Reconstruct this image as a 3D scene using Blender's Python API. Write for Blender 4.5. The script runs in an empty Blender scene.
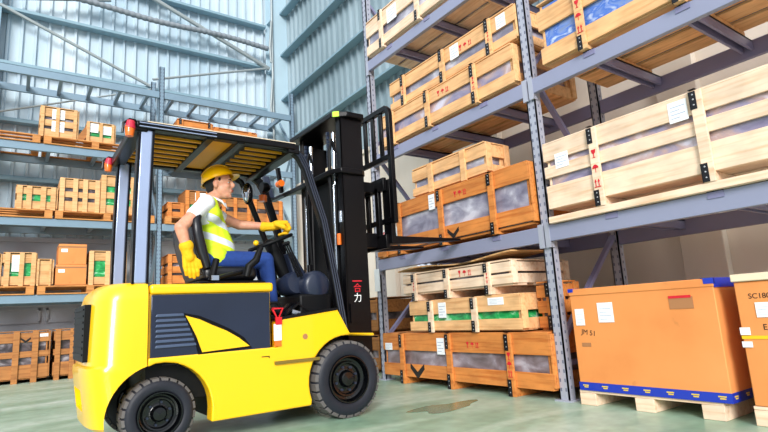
import bpy, bmesh, math, random
from mathutils import Vector, Matrix
random.seed(7)
C = bpy.context.scene.collection
PI = math.pi
sc = bpy.context.scene

# ------------------------------------------------------------------ materials
def lin(h):
    h = h.lstrip('#'); v = [int(h[i:i+2], 16)/255 for i in (0, 2, 4)]
    return tuple((c/12.92 if c <= .04045 else ((c+.055)/1.055)**2.4) for c in v) + (1,)

def base_mat(name, rough=.5, metal=0., coat=0., spec=.5):
    m = bpy.data.materials.new(name); m.use_nodes = True
    b = m.node_tree.nodes['Principled BSDF']
    b.inputs['Roughness'].default_value = rough; b.inputs['Metallic'].default_value = metal
    b.inputs['Coat Weight'].default_value = coat; b.inputs['Specular IOR Level'].default_value = spec
    return m, m.node_tree.nodes, m.node_tree.links, b

def tex(n, l, scale=(1, 1, 1), kind='Noise', ts=5., detail=4.):
    tc = n.new('ShaderNodeTexCoord'); mp = n.new('ShaderNodeMapping'); mp.inputs['Scale'].default_value = scale
    l.new(tc.outputs['Object'], mp.inputs['Vector'])
    t = n.new('ShaderNodeTex'+kind); t.inputs['Scale'].default_value = ts
    if kind == 'Noise': t.inputs['Detail'].default_value = detail
    l.new(mp.outputs['Vector'], t.inputs['Vector'])
    return t

def ramp(n, l, src, cols, pos=None):
    r = n.new('ShaderNodeValToRGB'); e = r.color_ramp.elements
    while len(e) < len(cols): e.new(.5)
    for i, c in enumerate(cols):
        e[i].position = pos[i] if pos else i/(len(cols)-1); e[i].color = lin(c)
    l.new(src, r.inputs[0]); return r

def paint(name, c, rough=.4, metal=0., coat=0., var=.06, scale=6., bump=0., spec=.5):
    m, n, l, b = base_mat(name, rough, metal, coat, spec)
    t = tex(n, l, ts=scale)
    mx = n.new('ShaderNodeMixRGB'); mx.blend_type = 'MULTIPLY'; mx.inputs[0].default_value = 1
    mx.inputs[1].default_value = lin(c)
    r = n.new('ShaderNodeMapRange'); r.inputs[3].default_value = 1-var; r.inputs[4].default_value = 1+var
    l.new(t.outputs['Fac'], r.inputs[0]); l.new(r.outputs[0], mx.inputs[2]); l.new(mx.outputs[0], b.inputs['Base Color'])
    if bump:
        bp = n.new('ShaderNodeBump'); bp.inputs['Strength'].default_value = bump
        bp.inputs['Distance'].default_value = .01
        l.new(t.outputs['Fac'], bp.inputs['Height']); l.new(bp.outputs[0], b.inputs['Normal'])
    return m

def wood(name, c1, c2, rough=.65, axis=0):
    m, n, l, b = base_mat(name, rough)
    s = [14, 14, 14]; s[axis] = .9
    t = tex(n, l, tuple(s), ts=2.2, detail=6)
    r = ramp(n, l, t.outputs['Fac'], [c2, c1, c1], [.28, .52, 1])
    t2 = tex(n, l, (2.5, 4, 4), ts=2., detail=3)       # knots and stains
    r2 = n.new('ShaderNodeMapRange'); r2.inputs[1].default_value = .3; r2.inputs[2].default_value = .7
    r2.inputs[3].default_value = .82; r2.inputs[4].default_value = 1.08
    l.new(t2.outputs['Fac'], r2.inputs[0])
    g = n.new('ShaderNodeNewGeometry'); r3 = n.new('ShaderNodeMapRange')
    r3.inputs[3].default_value = .84; r3.inputs[4].default_value = 1.08
    l.new(g.outputs['Random Per Island'], r3.inputs[0])
    mu = n.new('ShaderNodeMath'); mu.operation = 'MULTIPLY'
    l.new(r2.outputs[0], mu.inputs[0]); l.new(r3.outputs[0], mu.inputs[1])
    mx = n.new('ShaderNodeMixRGB'); mx.blend_type = 'MULTIPLY'; mx.inputs[0].default_value = 1
    l.new(r.outputs[0], mx.inputs[1]); l.new(mu.outputs[0], mx.inputs[2]); l.new(mx.outputs[0], b.inputs['Base Color'])
    bp = n.new('ShaderNodeBump'); bp.inputs['Strength'].default_value = .25; bp.inputs['Distance'].default_value = .004
    l.new(t.outputs['Fac'], bp.inputs['Height']); l.new(bp.outputs[0], b.inputs['Normal'])
    return m

def film(name, cols, scale=4., rough=.3):
    m, n, l, b = base_mat(name, rough, 0, .3)
    t = tex(n, l, (1, 1, 1.6), ts=scale, detail=7); t.inputs['Distortion'].default_value = .6
    r = ramp(n, l, t.outputs['Fac'], cols, [.3, .45, .56, .68][:len(cols)])
    l.new(r.outputs[0], b.inputs['Base Color'])
    bp = n.new('ShaderNodeBump'); bp.inputs['Strength'].default_value = .5; bp.inputs['Distance'].default_value = .02
    l.new(t.outputs['Fac'], bp.inputs['Height']); l.new(bp.outputs[0], b.inputs['Normal'])
    return m

M = dict(
 yellow=paint('forklift yellow', '#FFC600', .32, 0, .5, .01, 3),
 hat=paint('helmet yellow', '#FFC000', .28, 0, .5, .01),
 glove=paint('glove yellow', '#F2BC08', .8, var=.1, scale=40, bump=.3),
 black=paint('black steel', '#08070A', .3, .0, .0, .1, spec=.22),
 black2=paint('black rubber', '#0C0D10', .5, var=.15, scale=20, spec=.2),
 seat=paint('seat vinyl', '#11131B', .35, var=.1, scale=12, bump=.1),
 navy=paint('navy panel', '#1A2338', .16, .2, .6, .45, 2.6),
 pillar=paint('painted sky sheen', '#A3B1D2', .25, .35, .4, .08),  # glossy dark tube: reflected sky is put into the pale base colour
 dash=paint('dash plastic', '#222A3E', .35, var=.1),
 gold=paint('roof underside', '#D8930F', .5, var=.15, scale=3),
 chrome=paint('chrome', '#C9D2DC', .15, 1.),
 tyre=paint('tyre rubber', '#23252E', .5, spec=.3, var=.2, scale=14, bump=.2),
 tread=paint('dusty tread', '#5E5A59', .85, var=.25, scale=20, bump=.3),
 rim=paint('rim black', '#06070A', .2, .2, .3, .1),
 red=paint('red plastic', '#D21020', .35, 0, .2),
 redpaint=paint('red stencil paint', '#D0182A', .7, var=.25, scale=60),
 blackpaint=paint('black spray paint', '#1A1512', .8, var=.2, scale=30),
 orange=paint('orange lamp', '#F0701A', .3, 0, .4),
 lampred=paint('red lamp', '#C81E3C', .25, 0, .5),
 white=paint('white paper', '#F2F4F6', .6, var=.03),
 bluepaper=paint('pale blue paper', '#CFDCEE', .6, var=.08, scale=30),
 ink=paint('grey ink', '#AEB8CC', .7),
 rack=paint('rack blue grey', '#AEB1C0', .4, .2, 0, .05, 5),
 beam=paint('beam blue grey', '#9498B2', .4, .15, 0, .05, 3),
 rearbeam=paint('rear beam violet grey', '#8483A6', .42, .1, 0, .05, 3),
 hole=paint('slot dark', '#666B80', .8),
 brack=paint('back rack steel', '#8098AA', .45, .2, 0, .1, 4),
 bracket=paint('black strap steel', '#17171C', .45, .3, 0, .2, 30),
 nail=paint('nail heads', '#B8B8BC', .4, .6),
 girt=paint('girt steel', '#88A6B4', .45, .1, 0, .08, 2),
 column=paint('column steel', '#B4CCD8', .4, .1, 0, .06, 2),
 wire=paint('galvanised rod', '#9FA8AA', .5, .3),
 duct=paint('grey duct', '#858D95', .6, var=.1, scale=10),
 carton=None, green=paint('green film', '#1E8A48', .25, 0, .4, .35, 14),
 tape=paint('blue tape', '#1634B0', .3, 0, .3, .05), tapetext=paint('tape yellow print', '#E8C440', .5),
 yellowstrap=paint('yellow strap', '#E8C21C', .4), cream=paint('cream board', '#EBD9BB', .7),
 skin=None, shirt=paint('white cotton', '#F1F4FA', .8, var=.04, scale=30),
 jeans=paint('blue denim', '#1D3F86', .85, var=.3, scale=30, bump=.2),
 shoe=paint('dark shoe', '#202024', .6), hair=paint('black hair', '#15110F', .6, var=.3, scale=60),
 eyew=paint('eye white', '#E8E4E0', .3), lip=paint('lips', '#B8665A', .5),
 reflect=paint('reflective strip', '#C9D0DA', .3, .3), teal=paint('teal print', '#3FA0A8', .5),
 mirror=paint('mirror glass', '#B8BEC4', .05, 1.),
 tan=paint('tan shade', '#A9744A', .7), olive=paint('worn tread edge', '#7A6420', .6), louvre=paint('louvre highlight', '#4A5874', .3, .2, .4), limegreen=paint('lime sticker', '#B8E820', .5),  # louvre blue is lightened to paint highlights on the dark slats
 w_pale=wood('pale pine', '#F9DCC0', '#E6BC94'), w_mid=wood('honey pine', '#F2BE86', '#D69A62'),
 w_orange=wood('orange pine', '#DC8A42', '#B8601F'), w_dark=wood('brown orange pine', '#B97A40', '#8C5426'),
 w_back=wood('shelf crate pine', '#E3B27A', '#C48A4E'), w_pallet=wood('pallet boards', '#D8924E', '#A8642C'),
 f_grey=film('grey film', ['#6A667A', '#8A879A', '#A3A0B0', '#CCCAD6']),
 f_violet=film('violet film', ['#6C6684', '#948DA8', '#B99C96', '#D2CCDC']),
 f_brown=film('brown film', ['#5C4C4C', '#7A6A6E', '#8E8088', '#B6AEB8']),
 f_blue=film('blue film', ['#7C8CB0', '#6A8ACC', '#3A6CC8', '#C4D2EA'], 7),
 f_dark=film('dark film', ['#2A2428', '#453C40', '#6A6066', '#A8A0A4'], 5),
 f_green=film('green crate film', ['#0F5C30', '#1E9A50', '#2FB060', '#BFE8CC'], 8),
)

def skin_mat():
    m, n, l, b = base_mat('skin', .5)
    b.inputs['Base Color'].default_value = lin('#E0A283'); b.inputs['Subsurface Weight'].default_value = .15
    b.inputs['Subsurface Radius'].default_value = (.01, .004, .002)
    t = tex(n, l, ts=20); r = ramp(n, l, t.outputs['Fac'], ['#D8957A', '#E8AE90'], [.3, .7]); l.new(r.outputs[0], b.inputs['Base Color'])
    return m
M['skin'] = skin_mat()

def carton_mat():
    m, n, l, b = base_mat('corrugated board', .7)
    t = tex(n, l, (1, 1, 1), ts=1.5, detail=5)
    r = ramp(n, l, t.outputs['Fac'], ['#D98444', '#E5924F', '#EA9A58'], [.3, .5, .75])
    w = tex(n, l, ts=7, detail=8)
    r2 = n.new('ShaderNodeMapRange'); r2.inputs[1].default_value = .66; r2.inputs[2].default_value = .74
    r2.inputs[3].default_value = 1; r2.inputs[4].default_value = .8
    l.new(w.outputs['Fac'], r2.inputs[0])
    mx = n.new('ShaderNodeMixRGB'); mx.blend_type = 'MULTIPLY'; mx.inputs[0].default_value = 1
    l.new(r.outputs[0], mx.inputs[1]); l.new(r2.outputs[0], mx.inputs[2]); l.new(mx.outputs[0], b.inputs['Base Color'])
    return m
M['carton'] = carton_mat()

def vest_mat():
    m, n, l, b = base_mat('high visibility yellow', .7)
    tc = n.new('ShaderNodeTexCoord'); sp = n.new('ShaderNodeSeparateXYZ'); l.new(tc.outputs['Object'], sp.inputs[0])
    ad = n.new('ShaderNodeMath'); ad.operation = 'MULTIPLY_ADD'; ad.inputs[1].default_value = .35
    l.new(sp.outputs[0], ad.inputs[0]); l.new(sp.outputs[2], ad.inputs[2])   # bands slope down towards the front
    r = n.new('ShaderNodeValToRGB'); r.color_ramp.interpolation = 'CONSTANT'
    mr = n.new('ShaderNodeMapRange'); mr.inputs[1].default_value = .12; mr.inputs[2].default_value = .62
    l.new(ad.outputs[0], mr.inputs[0]); l.new(mr.outputs[0], r.inputs[0])
    e = r.color_ramp.elements; Y = lin('#D9F227'); W = lin('#D5DCE4')
    e[0].position = 0; e[0].color = Y; e[1].position = .22; e[1].color = W
    for p_, c_ in ((.33, Y), (.50, W), (.61, Y)):
        k = e.new(p_); k.color = c_
    l.new(r.outputs[0], b.inputs['Base Color'])
    return m
M['vest'] = vest_mat()

def floor_mat():
    m, n, l, b = base_mat('green epoxy floor', .3)
    t = tex(n, l, (.5, 1.6, 1), ts=1.3, detail=8); t.inputs['Distortion'].default_value = .8
    r = ramp(n, l, t.outputs['Fac'], ['#7FA38C', '#98B5A0', '#AFC3B2', '#C6D0C6'], [.3, .47, .6, .75])
    t2 = tex(n, l, (1, 1, 1), ts=9, detail=6)
    mx = n.new('ShaderNodeMixRGB'); mx.blend_type = 'OVERLAY'; mx.inputs[0].default_value = .35
    l.new(r.outputs[0], mx.inputs[1]); l.new(t2.outputs['Fac'], mx.inputs[2]); l.new(mx.outputs[0], b.inputs['Base Color'])
    rr = n.new('ShaderNodeMapRange'); rr.inputs[3].default_value = .22; rr.inputs[4].default_value = .5
    l.new(t.outputs['Fac'], rr.inputs[0]); l.new(rr.outputs[0], b.inputs['Roughness'])
    return m
M['floor'] = floor_mat()
M['stain'] = paint('damp stain', '#64846A', .2, var=.1)

def metalwall(name, c1, c2, rough=.45):
    m, n, l, b = base_mat(name, rough, .05)
    t = tex(n, l, (1, 1, .25), ts=1.1, detail=4)
    r = ramp(n, l, t.outputs['Fac'], [c2, c1], [.35, .65]); l.new(r.outputs[0], b.inputs['Base Color'])
    return m
M['wall_back'] = metalwall('pale blue sheet', '#D6E2E9', '#B2C8D6')
M['wall_right'] = metalwall('blue grey sheet', '#98ABB4', '#7C9099')
M['conc_back'] = metalwall('grey plaster', '#C8CCD4', '#B4BAC4', .8)
M['conc_right'] = metalwall('cream plaster', '#F0E6DA', '#E0D4C4', .8)

# ------------------------------------------------------------------ mesh builder
BASE = {}
class MB:
    def __init__(s): s.bm = bmesh.new(); s.mi = 0
    def _f(s, vs):
        try: f = s.bm.faces.new(vs); f.material_index = s.mi; return f
        except ValueError: return None
    def hexa(s, P):
        v = [s.bm.verts.new(p) for p in P]
        for q in ((0,3,2,1),(4,5,6,7),(0,1,5,4),(1,2,6,5),(2,3,7,6),(3,0,4,7)): s._f([v[i] for i in q])
        return s
    def box(s, x0, x1, y0, y1, z0, z1):
        x0,x1 = sorted((x0,x1)); y0,y1 = sorted((y0,y1)); z0,z1 = sorted((z0,z1))
        return s.hexa([(x0,y0,z0),(x1,y0,z0),(x1,y1,z0),(x0,y1,z0),(x0,y0,z1),(x1,y0,z1),(x1,y1,z1),(x0,y1,z1)])
    def bar(s, p, q, w, h, up=(0,0,1)):
        p, q, up = Vector(p), Vector(q), Vector(up); d = (q-p).normalized()
        a = d.cross(up)
        if a.length < 1e-4: a = d.cross(Vector((0,1,0)))
        a.normalize(); b = a.cross(d).normalized(); a *= w/2; b *= h/2
        return s.hexa([p-a-b, p+a-b, q+a-b, q-a-b, p-a+b, p+a+b, q+a+b, q-a+b])
    def tube(s, pts, r, n=10, cap=True, squash=1., upv=(0,0,1)):
        pts = [Vector(p) for p in pts]; R = r if isinstance(r, (list,tuple)) else [r]*len(pts); rings = []
        a = None
        for i, p in enumerate(pts):
            d = (pts[min(i+1,len(pts)-1)]-pts[max(i-1,0)]).normalized()
            if a is None:
                a = d.cross(Vector(upv))
                if a.length < 1e-3: a = d.cross(Vector((1,0,0)))
            else: a = a - d*a.dot(d)
            a.normalize(); b = d.cross(a)
            rings.append([s.bm.verts.new(p + a*math.cos(2*PI*k/n)*R[i] + b*math.sin(2*PI*k/n)*R[i]*squash) for k in range(n)])
        for A, B in zip(rings, rings[1:]):
            for k in range(n): s._f([A[k], A[(k+1)%n], B[(k+1)%n], B[k]])
        if cap: s._f(rings[0][::-1]); s._f(rings[-1])
        return s
    def cyl(s, p, q, r, n=20, r2=None): return s.tube([p, q], [r, r if r2 is None else r2], n)
    def ribbon(s, pts, w, h, up=(0,1,0)):          # rectangular section swept along pts, width along `up`
        up = Vector(up).normalized(); pts = [Vector(p) for p in pts]; rings = []
        for i, p in enumerate(pts):
            d = (pts[min(i+1,len(pts)-1)]-pts[max(i-1,0)]).normalized(); nn = d.cross(up).normalized()
            rings.append([s.bm.verts.new(p+up*u*w/2+nn*v*h/2) for u, v in ((-1,-1),(1,-1),(1,1),(-1,1))])
        for A, B in zip(rings, rings[1:]):
            for k in range(4): s._f([A[k], A[(k+1)%4], B[(k+1)%4], B[k]])
        s._f(rings[0][::-1]); s._f(rings[-1]); return s
    def prism(s, poly, axis, a0, a1):
        def P(u, v, a): return {'x': (a,u,v), 'y': (u,a,v), 'z': (u,v,a)}[axis]
        A = [s.bm.verts.new(P(u,v,a0)) for u,v in poly]; B = [s.bm.verts.new(P(u,v,a1)) for u,v in poly]
        s._f(A[::-1]); s._f(B); n = len(poly)
        for k in range(n): s._f([A[k], A[(k+1)%n], B[(k+1)%n], B[k]])
        return s
    def lathe(s, prof, c, axis='y', n=40, cap=True):
        c = Vector(c); rings = []
        for r, h in prof:
            ring = []
            for k in range(n):
                t = 2*PI*k/n; u, v = r*math.cos(t), r*math.sin(t)
                ring.append(s.bm.verts.new(c + Vector({'y': (u,h,v), 'z': (u,v,h), 'x': (h,u,v)}[axis])))
            rings.append(ring)
        for A, B in zip(rings, rings[1:]):
            for k in range(n): s._f([A[k], A[(k+1)%n], B[(k+1)%n], B[k]])
        if cap and prof[0][0] > 1e-5: s._f(rings[0][::-1])
        if cap and prof[-1][0] > 1e-5: s._f(rings[-1])
        return s
    def ball(s, c, r, rot=None, n=14):
        r = r if isinstance(r, (list,tuple)) else (r,r,r)
        m = Matrix.Translation(c) @ (rot.to_4x4() if rot else Matrix.Identity(4)) @ Matrix.Diagonal((*r, 1))
        k = bmesh.ops.create_uvsphere(s.bm, u_segments=n*2, v_segments=n, radius=1, matrix=m)
        for v in k['verts']:
            for f in v.link_faces: f.material_index = s.mi
        return s
    def caps(s, p, q, r1, r2=None, n=12):          # tapered capsule
        r2 = r1 if r2 is None else r2
        s.ball(p, r1, n=8); s.ball(q, r2, n=8); return s.tube([p, q], [r1, r2], n)
    def build(s, name, mats, parent=None, bevel=0., smooth=35, seg=2):
        if not isinstance(mats, (list,tuple)): mats = [mats]
        bm = s.bm; b = BASE.get(parent.name, Vector()) if parent else Vector()
        bmesh.ops.remove_doubles(bm, verts=bm.verts, dist=1e-6)
        if b.length: bmesh.ops.translate(bm, verts=bm.verts, vec=-b)
        bmesh.ops.recalc_face_normals(bm, faces=bm.faces)
        me = bpy.data.meshes.new(name); bm.to_mesh(me); bm.free()
        for m in mats: me.materials.append(M[m] if isinstance(m, str) else m)
        me.shade_smooth(); me.set_sharp_from_angle(angle=math.radians(smooth))
        o = bpy.data.objects.new(name, me); C.objects.link(o)
        if parent: o.parent = parent; BASE[o.name] = b
        if bevel:
            w = o.modifiers.new('bevel', 'BEVEL'); w.width = bevel; w.segments = seg; w.limit_method = 'ANGLE'
        return o

def tag(o, label=None, cat=None, group=None, kind=None):
    for k, v in (('label', label), ('category', cat), ('group', group), ('kind', kind)):
        if v: o[k] = v
    return o
def thing(name, loc, label, cat, rz=0, group=None, worldmesh=False):
    o = bpy.data.objects.new(name, None); C.objects.link(o); o.location = loc; o.rotation_euler = (0,0,rz); o.empty_display_size = .2
    BASE[o.name] = Vector(loc) if worldmesh else Vector()
    return tag(o, label, cat, group)
def bake(o, mods):                                 # apply modifiers to the mesh
    dg = bpy.context.evaluated_depsgraph_get(); dg.update()
    me = bpy.data.meshes.new_from_object(o.evaluated_get(dg)); o.modifiers.clear(); old = o.data; o.data = me
    bpy.data.meshes.remove(old); me.shade_smooth(); return o
def remesh(o, voxel, smooth=4):
    r = o.modifiers.new('r', 'REMESH'); r.mode = 'VOXEL'; r.voxel_size = voxel; r.use_smooth_shade = True
    if smooth: w = o.modifiers.new('s', 'SMOOTH'); w.factor = .5; w.iterations = smooth
    mats = list(o.data.materials); bake(o, None)
    if not o.data.materials:
        for m in mats: o.data.materials.append(m)
    return o

# ------------------------------------------------------------------ camera
r_ = Vector((0.81878826, -0.57120986, -0.0574898)); u_ = Vector((-0.05830162, -0.18235518, 0.98150268)); f_ = Vector((0.57112757, 0.80029112, 0.18261274))
cam = bpy.data.cameras.new('camera'); co = bpy.data.objects.new('camera', cam); C.objects.link(co)
cam.sensor_width = 36; cam.lens = 524.6012/768*36; cam.clip_start = .05
co.matrix_world = Matrix(((r_.x,u_.x,-f_.x,0),(r_.y,u_.y,-f_.y,0),(r_.z,u_.z,-f_.z,.8),(0,0,0,1)))
sc.camera = co

# ------------------------------------------------------------------ lights
w = bpy.data.worlds.new('daylight'); sc.world = w; w.use_nodes = True
wn, wl = w.node_tree.nodes, w.node_tree.links
wt = wn.new('ShaderNodeTexCoord'); wsp = wn.new('ShaderNodeSeparateXYZ'); wr = wn.new('ShaderNodeValToRGB')
wl.new(wt.outputs['Generated'], wsp.inputs[0]); wl.new(wsp.outputs[2], wr.inputs[0]); wl.new(wr.outputs[0], wn['Background'].inputs[0])
we = wr.color_ramp.elements; we[0].position = 0; we[0].color = (.42, .46, .52, 1); we[1].position = .8; we[1].color = (.98, 1, 1, 1)
k_ = we.new(.3); k_.color = (.72, .78, .86, 1)
wn['Background'].inputs[1].default_value = 1.15
def sun(name, energy, direction, angle, col):
    s = bpy.data.lights.new(name, 'SUN'); s.energy = energy; s.angle = math.radians(angle); s.color = col
    o = bpy.data.objects.new(name, s); C.objects.link(o); o.location = (0, 0, 9)
    o.rotation_euler = Vector(direction).to_track_quat('-Z', 'Y').to_euler()
sun('sun_daylight', 3.3, (.60, .85, -.46), 22, (1, .98, .95))
sc.view_settings.view_transform = 'Standard'; sc.view_settings.look = 'None'
sc.view_settings.gamma = 1; sc.view_settings.use_curve_mapping = False; sc.view_settings.exposure = 0.2

# ------------------------------------------------------------------ setting
WX, WY = 5.55, 12.15
m = MB(); m.box(-9, WX+.3, -4, WY+.3, -.1, 0); tag(m.build('floor', 'floor'), kind='structure')
def corr(m, along, a0, a1, pos, z0, z1, period, rib, h, sgn, off=0):
    # ribbed sheet: narrow raised ribs every `period`
    pts = []; a = a0+off
    while a < a1:
        pts += [(a, 0), (a+rib*.2, h), (a+rib*.8, h), (a+rib, 0)]; a += period
    rows = []
    for z in (z0, z1):
        rows.append([m.bm.verts.new((u, pos+sgn*v, z) if along == 'x' else (pos+sgn*v, u, z)) for u, v in pts])
    for i in range(len(pts)-1): m._f([rows[0][i], rows[0][i+1], rows[1][i+1], rows[1][i]])
m = MB(); corr(m, 'x', -7, WX, WY, 2.62, 12, .235, .07, .05, -1); m.box(-7, WX, WY+.02, WY+.1, 2.62, 12)
tag(m.build('wall_back', 'wall_back', smooth=10), kind='structure')
m = MB(); corr(m, 'y', -3, WY, WX, 3.97, 12, .235, .075, .055, -1); m.box(WX+.02, WX+.1, -3, WY, 3.97, 12)
tag(m.build('wall_right', 'wall_right', smooth=10), kind='structure')
m = MB(); m.box(-7, WX+.1, WY-.06, WY+.1, 0, 2.62); m.box(-7, WX, WY-.1, WY-.06, 2.54, 2.64)
tag(m.build('wall_back_base', 'conc_back', bevel=.01), kind='structure')
m = MB(); m.box(WX-.04, WX+.1, -3, WY, 0, 3.97); m.box(WX-.08, WX-.04, -3, WY, 3.9, 3.99)
for y in (10.2, 7.55, 4.95, 2.35, -.25): m.box(WX-.14, WX-.04, y-.2, y+.2, 0, 3.9)
tag(m.build('wall_right_base', 'conc_right', bevel=.01), kind='structure')
for i, z in enumerate((3.75, 4.92, 6.09, 7.25, 8.4, 9.55)):
    m = MB(); m.box(-7, WX-.5, WY-.24, WY-.06, z-.05, z-.03); m.box(-7, WX-.5, WY-.07, WY-.05, z-.05, z+.09); m.box(-7, WX-.5, WY-.25, WY-.235, z-.05, z+.015)
    tag(m.build('trim_%d' % (i+1), 'girt', bevel=.004), kind='structure')
for i, z in enumerate((5.14, 6.3, 7.52, 8.7)):
    m = MB(); m.box(WX-.24, WX-.06, -3, WY-.2, z-.05, z-.03); m.box(WX-.07, WX-.05, -3, WY-.2, z-.05, z+.05); m.box(WX-.25, WX-.235, -3, WY-.2, z-.05, z+.0)
    tag(m.build('trim_%d' % (i+7), 'girt', bevel=.004), kind='structure')
for i, x in enumerate((-.3, .55, 1.4)):
    m = MB(); 
    for a in ((x,x+.04,1.02,1.28),(x+.72,x+.76,1.02,1.28),(x,x+.76,1.24,1.28),(x,x+.76,1.0,1.04)): m.box(a[0],a[1],WY-.1,WY-.05,a[2],a[3])
    tag(m.build('trim_%d' % (i+11), 'conc_back'), kind='structure')
# corner column (H section) with its clips
m = MB(); m.box(5.08, 5.5, 11.62, 11.66, 0, 11); m.box(5.08, 5.5, 12.0, 12.04, 0, 11); m.box(5.27, 5.31, 11.66, 12.0, 0, 11)
for z in (1.5, 2.9, 4.3, 5.7, 7.1, 8.5): m.box(5.1, 5.48, 11.66, 12.0, z, z+.02)
tag(m.build('trim_14', 'column', bevel=.005), kind='structure')

m = MB(); m.box(-.95, -.5, 11.86, 11.9, 0, 11); m.box(-.95, -.5, 12.0, 12.04, 0, 11); m.box(-.75, -.71, 11.9, 12.0, 0, 11)
tag(m.build('trim_15', 'girt', bevel=.005), kind='structure')
# bracing rods and duct on the back wall
def rod(pts, r, label, name='brace_rod', mt='wire', cat='rod', group='wall bracing rods'):
    m = MB(); m.tube(pts, r, 8); o = m.build(name, mt); return tag(o, label, cat, group)
yb = 11.86
rod([(-1.6,yb,7.67), (2.25,yb,6.1)], .035, 'long grey brace rod sloping down at upper left to the rack upright')
rod([(2.0,yb,8.38), (5.1,yb,7.18)], .05, 'pale brace pipe sloping down to the corner column high on the back wall')
rod([(2.3,yb,6.27), (5.1,yb,7.2)], .03, 'thin brace rod rising from the rack upright to the corner column')
rod([(-.75,11.76,4.85), (2.3,11.76,6.0)], .02, 'thin brace rod rising behind the top beams of the back rack')
rod([(-.9,yb,7.28), (1.4,yb,7.95)], .045, 'pale pipe running along the top left of the back wall')
m = MB(); P = []; R = []
N = 150
for i in range(N+1):
    x = .5+4.55*i/N; P.append((x, 11.8, 7.72+.03*math.sin(x*2))); R.append(.068 if i % 4 < 2 else .058)
m.tube(P, R, 10); tag(m.build('flexible_duct', 'duct', smooth=60), 'grey ridged flexible duct hung along the upper back wall', 'duct')
m = MB()
for z0 in (6.3, 7.9):
    m.tube([(5.02, 11.55, z0-.7), (4.97, 11.5, z0-.3), (5.0, 11.5, z0+.1), (5.05, 11.56, z0+.45)], .03, 8)
m.tube([(5.06,11.56,z) for z in (4.2, 6, 8, 10.5)], .03, 8)
tag(m.build('conduit_pipe', 'wire', smooth=60), 'grey conduit with looped bends running up the corner column', 'pipe')

# ------------------------------------------------------------------ racks
def upright_mesh(x, y, z1, face, w=.095, d=.08):
    # open channel post with slots; face: '-x' or '-y' is the slotted front
    m = MB(); t = .012
    if face == '-x':
        m.box(x, x+t, y-w/2, y+w/2, 0, z1); m.box(x, x+d, y-w/2, y-w/2+t, 0, z1); m.box(x, x+d, y+w/2-t, y+w/2, 0, z1)
        m.mi = 1; z = .08
        while z < z1:
            for s in (-1, 1): m.box(x-.0015, x+.001, y+s*.024-.007, y+s*.024+.007, z, z+.028)
            m.box(x+.035, x+.05, y-w/2-.0015, y-w/2+.001, z+.02, z+.045)
            z += .075
    else:
        m.box(x-w/2, x+w/2, y, y+t, 0, z1); m.box(x-w/2, x-w/2+t, y, y+d, 0, z1); m.box(x+w/2-t, x+w/2, y, y+d, 0, z1)
        m.mi = 1; z = .08
        while z < z1:
            for s in (-1, 1): m.box(x+s*.024-.008, x+s*.024+.008, y-.002, y+.001, z, z+.03)
            z += .075
    return m
LV = (1.47, 2.83, 4.18)
rk = thing('pallet_rack', (3.8, 2.9, 0), 'tall blue-grey pallet rack along the right wall, loaded with wooden crates', 'rack', worldmesh=True, group='pallet racks')
YU = (.2, 2.9, 5.52)
for y in YU:
    for x in (3.8, 4.83):
        o = upright_mesh(x, y, 6.2, '-x').build('upright', ['rack', 'hole'], rk)
        MB().box(x-.03, x+.12, y-.08, y+.08, 0, .012).build('foot_plate', 'rack', rk)
    zs = [.25, 1.2, 2.35, 3.5, 4.65, 5.8]; f = True
    br = [((3.87,.45),(4.83,1.4)), ((4.83,1.4),(3.87,2.9)), ((3.87,2.9),(4.83,1.95)), ((3.87,2.95),(4.83,4.1)), ((4.83,4.1),(3.87,5.2))]
    br = [((3.87,.5),(4.83,1.42)), ((4.83,1.78),(3.87,2.88)), ((3.87,3.0),(4.83,3.95)), ((4.83,4.1),(3.87,5.1))]
    for (xa,za),(xb,zb) in br:
        MB().bar((xa,y,za),(xb,y,zb),.035,.05,(0,1,0)).build('diagonal_brace', 'rearbeam', rk)
    MB().bar((3.87,y,.3),(4.83,y,.3),.03,.04).build('horizontal_brace', 'rearbeam', rk)
for a, b in ((YU[0], YU[1]), (YU[1], YU[2])):
    for i, z in enumerate(LV):
        m = MB(); m.box(3.775, 3.825, a+.05, b-.05, z-.14, z); m.box(3.79, 3.8, a+.05, b-.05, z-.1, z-.06)
        m.build('front_beam', 'beam', rk, bevel=.006)
        MB().box(4.84, 4.89, a+.05, b-.05, z-.14, z).build('rear_beam', 'rearbeam', rk, bevel=.006)
        for s, y in ((1, a), (-1, b)):
            m = MB(); m.box(3.772, 3.79, y+s*.01, y+s*.06, z-.19, z+.02); m.box(3.785, 3.83, y+s*.045, y+s*.06, z-.19, z+.02)
            m.build('beam_connector', 'rack', rk)
        for y in (a+.55, a+1.3, a+2.05):
            m = MB(); m.box(3.83, 4.84, y-.045, y-.025, z-.09, z-.005); m.box(3.83, 4.84, y+.025, y+.045, z-.09, z-.005); m.box(3.83, 4.84, y-.045, y+.045, z-.02, z-.005)
            m.box(3.768, 3.85, y-.05, y+.05, z-.002, z+.004); m.box(3.768, 3.775, y-.05, y+.05, z-.045, z+.004)
            m.build('cross_bar', 'rearbeam', rk)
m = MB(); m.box(3.77, 3.775, 5.46, 5.57, 1.08, 1.36); tag(m.build('paper_notice', 'white', rk), 'white paper sheet taped to the upright')

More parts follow.
